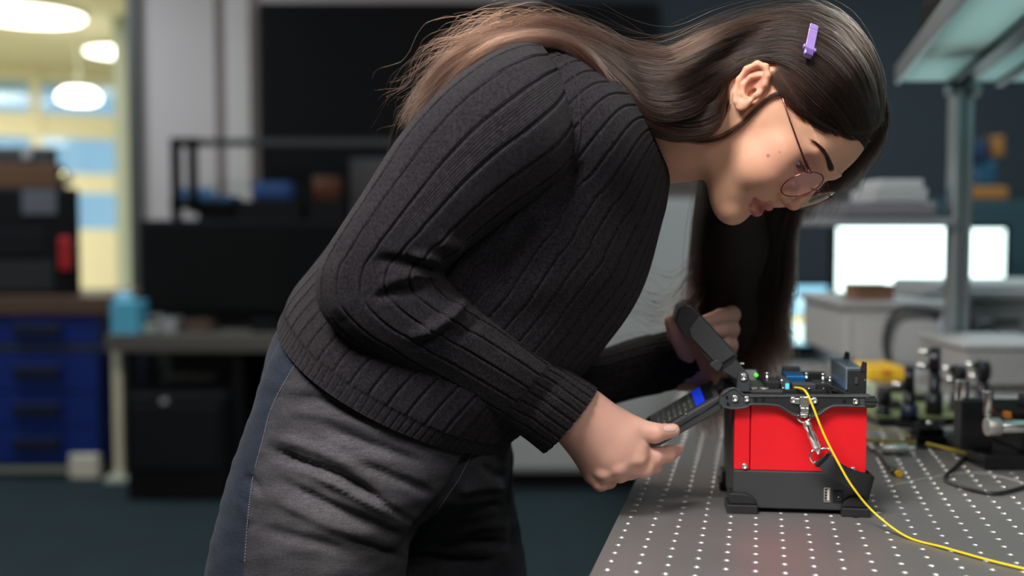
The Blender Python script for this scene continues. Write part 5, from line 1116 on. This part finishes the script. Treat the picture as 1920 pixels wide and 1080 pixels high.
# lower instrument shelf, held by the same upright
zL = W(1650, 414, 2.25).z - RL.z
box('low_shelf', W(1545, 0, 2.2).x - RL.x, -.018, -.02, .28, zL - .012, zL + .006, mat('grey_shelf', (.16, .17, .19), .6), rk, .004)
for i, (a, b_, c_, d_, m_, lab) in enumerate(((1575, 378, 1760, 404, mat('slate_box', (.09, .09, .11), .6), 'flat slate coloured instrument on the low rack shelf'),)):
    t = thing('flat_instrument', lab, 'instrument', (W(1660, 400, Yr).x, Yr, zL + .006 + TZ)); wbox('case', a, b_, c_, 410, Yr, .2, m_, t, .006, z0=t.location.z); wbox('face_plate', a + 6, b_ + 4, c_ - 6, 404, Yr - .004, .01, mat('slate_face', (.13, .13, .15), .6), t, .002); zf = W(0, b_, Yr).z
t = thing('paper_stack', 'stack of white paper on the flat slate instrument', 'paper', (W(1690, 370, Yr).x, Yr + .02, zf)); wbox('sheets', 1640, 352, 1740, 378, Yr + .02, .16, mat('dim_paper', (.30, .32, .34), .8), t, .003, z0=zf); wbox('top_sheet', 1648, 336, 1732, 352, Yr + .04, .12, mat('dim_paper', (.36, .38, .40), .8), t, .003)
# ---- glowing screens beyond
def monitor(lab, a, b_, c_, d_, Y, col, strg, ztab, shape=None):
    t = fthing('monitor', lab, 'monitor', (a + c_) / 2, Y, ztab)
    wbox('monitor_housing', a - 10, b_ - 10, c_ + 10, d_ + 14, Y + .01, .05, M_blk, t, .006)
    s_ = wbox('screen', a, b_, c_, d_, Y, .012, mat('lit_screen', (.6, .7, .7), .4, emit=col, estr=strg), t, .002)
    xm = W((a + c_) / 2, 0, Y).x - t.location.x; box('monitor_stand', xm - .03, xm + .03, .02, .05, 0, W(0, d_, Y).z - ztab, M_blk, t, .004); box('stand_base', xm - .08, xm + .08, -.06, .14, 0, .015, M_blk, t, .004)
    return t
zT2 = .66
m1 = monitor('large glowing white monitor right of the head of the woman', 1572, 426, 1788, 572, 4.0, (.80, 1.0, .97), 2.6, zT2)
m2 = monitor('narrow glowing white monitor behind the rack upright', 1806, 430, 1882, 538, 4.1, (.80, 1.0, .96), 2.4, zT2)
m3 = monitor('small monitor with a bright blue and white picture beside the falling hair', 1482, 536, 1550, 646, 3.7, (.05, .45, .75), 1.0, zT2)
wbox('screen_band', 1484, 592, 1549, 606, 3.695, .004, mat('lit_yellow', (.5, .4, .1), .4, emit=(.8, .62, .18), estr=1.1), m3, .001); wbox('screen_band', 1486, 608, 1548, 642, 3.695, .004, mat('lit_white', (.6, .8, .8), .4, emit=(.75, 1, .92), estr=1.6), m3, .001); wbox('screen_band', 1496, 552, 1536, 580, 3.695, .004, mat('lit_cyan', (.4, .6, .8), .4, emit=(.6, .9, 1), estr=1.3), m3, .001)
d2 = fthing('far_bench', 'long grey laboratory bench carrying the glowing monitors', 'bench', 1720, 3.6); box('bench_top', -.62, 1.3, 0, .8, zT2 - .04, zT2, mat('bench_top', (.13, .135, .14), .5), d2, .004)
for a in (-.58, 1.22): box('bench_leg', a, a + .05, .05, .1, 0, zT2 - .04, M_blk, d2); box('bench_leg', a, a + .05, .72, .77, 0, zT2 - .04, M_blk, d2)
box('modesty_panel', -.55, 1.2, .77, .79, .1, zT2 - .04, M_darkwall, d2)
# ---- middle distance on the optical table
t = thing('white_instrument', 'wide pale grey instrument case at the far end of the table', 'instrument', (W(1690, 680, 2.35).x, 2.35, TZ)); zi = W(0, 575, 2.35).z
wbox('case_body', 1586, 575, 1815, 690, 2.35, .35, mat('light_casing', (.33, .33, .33), .55), t, .008, z0=TZ + .006); wbox('front_panel', 1606, 600, 1800, 684, 2.343, .02, mat('light_panel', (.38, .38, .38), .5), t, .003); wbox('top_lip', 1580, 566, 1822, 580, 2.34, .37, mat('casing_lip', (.28, .28, .28), .6), t, .004)
for a in (1600, 1785): wbox('case_foot', a, 690, a + 16, 700, 2.37, .03, M_blk, t, .002, z0=TZ)
zi2 = W(0, 566, 2.34).z
t = thing('cardboard_box', 'small brown cardboard box in front of the white monitor', 'box', (W(1640, 560, 2.4).x, 2.4, zi2)); wbox('box_body', 1606, 538, 1677, 566, 2.40, .09, mat('cardboard', (.24, .125, .075), .8), t, .002, z0=zi2); wbox('box_flap', 1605, 534, 1678, 539, 2.398, .094, mat('cardboard', (.28, .15, .09), .8), t, .001)
t = thing('grey_console', 'long grey console with stepped top at the right edge', 'console', (W(1860, 600, 2.45).x, 2.45, TZ)); wbox('console_body', 1826, 565, 2080, 690, 2.45, .4, mat('console_grey', (.20, .20, .205), .6), t, .006, z0=TZ); wbox('console_step', 1735, 545, 2080, 565, 2.44, .3, mat('console_grey', (.26, .26, .265), .6), t, .006); wbox('console_lip', 1760, 532, 2080, 548, 2.46, .3, mat('console_grey', (.30, .30, .30), .6), t, .006); wbox('console_slot', 1840, 600, 1915, 606, 2.445, .01, M_blk, t, .001)
t = thing('yellow_case', 'bright yellow case lying behind the red machine', 'case', (W(1662, 700, 2.05).x, 2.05, TZ)); wbox('case_body', 1625, 688, 1700, 712, 2.05, .10, M_yellow, t, .008, z0=TZ); wbox('case_latch', 1655, 694, 1672, 703, 2.044, .01, M_orange, t, .001)
# green circuit board on a plate
t = thing('circuit_board', 'pale green circuit board lying flat behind the red machine', 'circuit board', (W(1680, 760, 1.75).x, 1.72, TZ)); box('board', -.085, .085, -.12, .16, .010, .013, mat('pcb_green', (.14, .17, .06), .5), t, .001)
for i in range(4): box('standoff', (-.08, .07)[i % 2], (-.07, .08)[i % 2], (-.11, .14)[i // 2], (-.10, .15)[i // 2], 0, .010, M_steel, t)
for i, (x, y, w, l, h) in enumerate(((-.05, -.05, .03, .03, .012), (.02, .02, .04, .03, .010), (-.04, .08, .025, .05, .02), (.05, -.08, .02, .02, .015), (.0, .12, .05, .02, .008))): box('chip', x, x + w, y, y + l, .013, .013 + h, (M_black, M_anod, M_sage, M_black, M_blk)[i], t, .001)
# speckled grey ventilated case
t = thing('ventilated_case', 'grey perforated instrument case at the right edge behind the mounts', 'instrument', (W(1880, 700, 1.95).x, 1.95, TZ)); wbox('case_body', 1812, 652, 2010, 730, 1.95, .22, mat('speckled_grey', (.24, .24, .24), .7, var=.35, vscale=160), t, .006, z0=TZ + .006); wbox('case_frame', 1808, 646, 2014, 656, 1.945, .23, M_grey, t, .003); wbox('case_foot', 1820, 728, 1840, 740, 1.97, .03, M_blk, t, .001, z0=TZ); wbox('case_foot', 1980, 728, 2000, 740, 1.97, .03, M_blk, t, .001, z0=TZ)
# optics mounts: post, base, mount ring
def optic(lab, px, py, Y, h, r, col, knobs=1, grp=None):
    p = W(px, py, Y); t = thing('optic_mount', lab, 'optic mount', (p.x, Y, TZ))
    box('mount_base', -.026, .026, -.018, .018, 0, .009, M_anod, t, .001); cylo('post', (0, 0, .009), (0, 0, h * .62), .0085, M_anod, t); cylo('post_holder', (0, 0, .009), (0, 0, h * .38), .0125, col, t)
    m_ = Matrix.Translation((0, 0, h * .62 + r)) @ Matrix.Rotation(math.pi / 2, 4, 'X')
    lathe('mount_ring', [(r * .66, -.007), (r, -.007), (r * 1.02, -.005), (r * 1.02, .005), (r, .007), (r * .66, .007)], M_anod, t, 24, m_); lathe('optic_glass', [(r * .64, -.001), (r * .64, .001), (.0005, .0012)], M_lens, t, 24, m_)
    for k in range(knobs): cylo('adjust_knob', (r * .5 * (1 if k else -1), .007, h * .62 + r * (1.5 if k else .5)), (r * .5 * (1 if k else -1), .024, h * .62 + r * (1.5 if k else .5)), .0045, M_steel, t)
    cylo('set_screw', (.0125, 0, h * .25), (.022, 0, h * .25), .0035, M_steel, t)
    t.rotation_euler = (0, 0, 1.1 + px * .37 % .7)
    return t
optic('short dark optic mount just right of the red machine', 1655, 830, 1.62, .045, .012, M_anod)
optic('dark blue optic mount on a short post behind the machine', 1703, 830, 1.60, .085, .018, mat('navy_post', (.01, .02, .05), .4))
optic('tall black optic mount with a round ring in the middle', 1750, 820, 1.62, .125, .019, M_anod, 2)
optic('low optic mount with a steel knob beside the tall one', 1795, 812, 1.72, .075, .015, M_anod, 2)
optic('black optic mount between the tall mount and the stage', 1840, 815, 1.66, .095, .016, mat('navy_post', (.015, .02, .04), .4), 2)
# clamp block with pale rod in front
t = thing('clamp_block', 'low black clamp block holding a yellow fibre', 'clamp', (W(1748, 850, 1.5).x, 1.46, TZ)); box('clamp_base', -.045, .03, -.02, .025, 0, .014, M_anod, t, .0015); box('clamp_jaw', -.040, -.006, -.015, .015, .014, .024, M_blk, t, .0015); cylo('clamp_screw', (-.02, 0, .024), (-.02, 0, .032), .004, M_steel, t); box('copper_tab', .008, .014, -.021, -.017, .0, .018, mat('copper_tab', (.25, .10, .05), .4, .8), t)
# translation stage at the right edge
t = thing('translation_stage', 'large black translation stage with steel micrometer at the right edge', 'translation stage', (W(1932, 890, 1.36).x, 1.30, TZ))
box('stage_base', -.085, .14, 0, .12, 0, .018, M_anod, t, .002); box('stage_body', -.03, .14, .01, .11, .018, .062, M_anod, t, .003); box('stage_plate', -.045, .14, 0.005, .115, .062, .070, M_blk, t, .002); box('stage_arm', -.02, .10, .02, .06, .070, .086, M_anod, t, .003)
for i in range(7): box('stage_slot', -.0305, .14, .0085, .012, .022 + i * .0055, .024 + i * .0055, M_ghost, t)
cylo('micrometer_barrel', (-.076, -.012, .056), (-.034, -.012, .056), .0085, M_steel, t, bevel=.001); cylo('micrometer_thimble', (-.090, -.012, .056), (-.074, -.012, .056), .0115, mat('knurled_steel', (.6, .58, .55), .35, 1, bump=.6, bscale=900), t, bevel=.001); cylo('micrometer_sleeve', (-.034, -.012, .056), (-.012, -.012, .056), .0115, M_steel, t, bevel=.001); box('micrometer_bracket', -.030, -.016, -.022, .02, .044, .068, M_anod, t, .001)
cylo('vertical_knob', (-.070, .03, .062), (-.070, .03, .094), .007, M_steel, t, bevel=.001); cylo('vertical_knob', (-.094, .05, .078), (-.094, .05, .104), .0085, M_steel, t, bevel=.001); box('knob_bracket', -.10, -.06, .035, .06, .018, .08, M_anod, t, .002)
for i, (x, z) in enumerate(((.005, .030), (.005, .045), (.005, .062), (.012, .084), (.02, .10), (-.015, .034), (-.015, .070), (.0, .095))): cylo('brass_screw', (x, -.004, z), (x, .012, z), .0036, M_steel if i % 3 else mat('dull_brass', (.5, .33, .15), .35, 1), t, n=12)
box('upper_block', .0, .055, .03, .08, .086, .104, M_anod, t, .003); box('upper_block', .065, .12, .02, .09, .070, .112, M_blk, t, .003); cylo('top_post', (.03, .06, .104), (.03, .06, .122), .005, M_steel, t); box('side_carriage', .055, .10, -.03, .01, 0.0, .034, M_anod, t, .003)
for i in range(16):
    x = random.uniform(-.025, .10); z = random.uniform(.02, .10); cylo('small_knob', (x, -.002 - .008 * (i % 3), z), (x, .01, z), random.uniform(.002, .005), (M_steel, M_anod, mat('dull_brass', (.4, .26, .12), .35, 1), M_blk)[i % 4], t, n=10)
box('orange_insert', -.052, -.044, .02, .03, .060, .068, M_orange, t, .001)
# metal connector, cables
p = onz(1676, 851, TZ); t = thing('fibre_coupler', 'bright steel barrel connector lying on the perforated table', 'connector', (p.x, p.y, TZ)); cylo('barrel', (-.018, 0, .0075), (.016, -.003, .0075), .0075, M_steel, t, bevel=.001); cylo('barrel_tip', (.016, -.003, .0075), (.027, -.004, .0075), .0045, M_steel, t, bevel=.001)
def tcable(name, lab, cat, pts, r, m, lift=None, n=140):
    P3 = []
    for q in pts:
        zq = TZ + r + (q[2] if len(q) > 2 else .0005); o_ = onz(q[0], q[1], zq); P3.append(tuple(o_))
    return tag(tube(name, P3, r, m, None, 10, n), lab, cat)
pc = thing('jack_cable', 'short black cable ending in a yellow tipped plug beside the red machine', 'cable', tuple(onz(1688, 888, TZ))); po = Vector(pc.location)
P3 = [tuple(onz(a, b_, TZ + .004) - po) for a, b_ in ((1625, 838), (1645, 850), (1657, 868), (1672, 882), (1680, 886))]; tube('cable', P3, .0022, M_rub, pc, 10); a3 = onz(1668, 879, TZ + .005) - po; b3 = onz(1684, 887, TZ + .005) - po; cylo('plug_sleeve', a3, b3, .0042, M_rub, pc); d3 = (b3 - a3).normalized(); cylo('yellow_tip', b3, b3 + d3 * .004, .0042, M_yellow, pc)
tcable('power_cable', 'black cable looped on the table near the right edge', 'cable', [(1640, 832), (1720, 838), (1800, 842), (1815, 848), (1795, 872), (1772, 896), (1790, 908), (1830, 920), (1868, 925), (1910, 916), (1960, 900)], .0022, M_rub)
tcable('bare_fibre', 'thin clear bare fibre arching over the table right of the machine', 'fibre cable', [(1665, 912), (1720, 900), (1780, 889), (1840, 887), (1890, 897), (1950, 915)], .0005, mat('clear_fibre', (.5, .5, .5), .3))
tcable('yellow_fibre', 'yellow fibre lying behind the machine and ending in the clamp', 'fibre cable', [(1560, 822, .012), (1628, 826, .012), (1680, 828, .012), (1718, 830, .012)], .0022, mat('dull_yellow', (.42, .32, .03), .5))
tcable('yellow_fibre', 'yellow fibre stub leaving the clamp towards the stage', 'fibre cable', [(1737, 832, .010), (1790, 845, .008), (1852, 861, .004)], .0022, mat('dull_yellow', (.50, .38, .03), .5))
tcable('yellow_fibre', 'faint yellow fibre curve among the optic mounts', 'fibre cable', [(1620, 800, .01), (1660, 806, .01), (1700, 815, .01), (1705, 822, .008)], .0016, mat('dull_yellow2', (.35, .30, .06), .5))
# black cable loops on the pale instrument
for i, pts in enumerate(([(1668, 690, 2.315), (1660, 640, 2.32), (1672, 595, 2.322), (1700, 578, 2.322), (1740, 580, 2.322), (1775, 605, 2.322), (1790, 650, 2.318)], [(1822, 640, 2.22), (1832, 615, 2.24), (1852, 605, 2.25), (1875, 620, 2.24), (1884, 645, 2.22), (1900, 660, 2.22)])):
    tag(tube('coiled_cable', [W(*q) for q in pts], .007 if i == 0 else .006, M_rub, None, 8), ['thick black cable looped in front of the pale instrument case', 'black cable arch above the perforated case at the right edge'][i], 'cable')
wbx = thing('plastic_bottle', 'clear plastic bottle standing in front of the pale instrument', 'bottle', (W(1778, 690, 2.277).x, 2.277, TZ)); lathe('bottle_body', [(.024, 0), (.0255, .01), (.0255, .09), (.013, .115), (.012, .12)], mat('hazy_plastic', (.30, .33, .38), .4), wbx, 20); lathe('bottle_cap', [(.014, .12), (.014, .135), (.002, .137)], M_white, wbx, 16)
# toy like blue and orange hand tool hanging in the dark shelf behind
t = fthing('blue_orange_tool', 'blue and orange power tool on the dark cabinet right of the upright', 'tool', 1850, 4.65, W(0, 374, 4.6).z); M_b2 = mat('teal_blue', (.008, .05, .09), .5)
wbox('tool_base', 1812, 350, 1892, 374, 4.65, .2, mat('amber', (.27, .11, .02), .5), t, .012); wbox('tool_body', 1824, 300, 1872, 352, 4.67, .16, M_b2, t, .02); wbox('tool_head', 1808, 262, 1856, 302, 4.65, .2, mat('navy', (.006, .02, .05), .5), t, .015); wbox('tool_nose', 1862, 254, 1884, 294, 4.68, .1, mat('amber', (.24, .10, .015), .5), t, .012)
t = fthing('dark_cabinet', 'tall dark blue cabinet at the right edge behind the rack', 'cabinet', 1850, 4.6); wbox('cabinet_body', 1745, 374, 2150, 900, 4.6, .5, mat('petrol_cabinet', (.012, .035, .045), .6), t, .006, z0=0); wbox('cabinet_door', 1752, 382, 1940, 890, 4.585, .02, mat('petrol_cabinet', (.014, .04, .05), .6), t, .003, z0=.05); wbox('cabinet_handle', 1764, 520, 1770, 560, 4.565, .02, M_steel, t, .002)
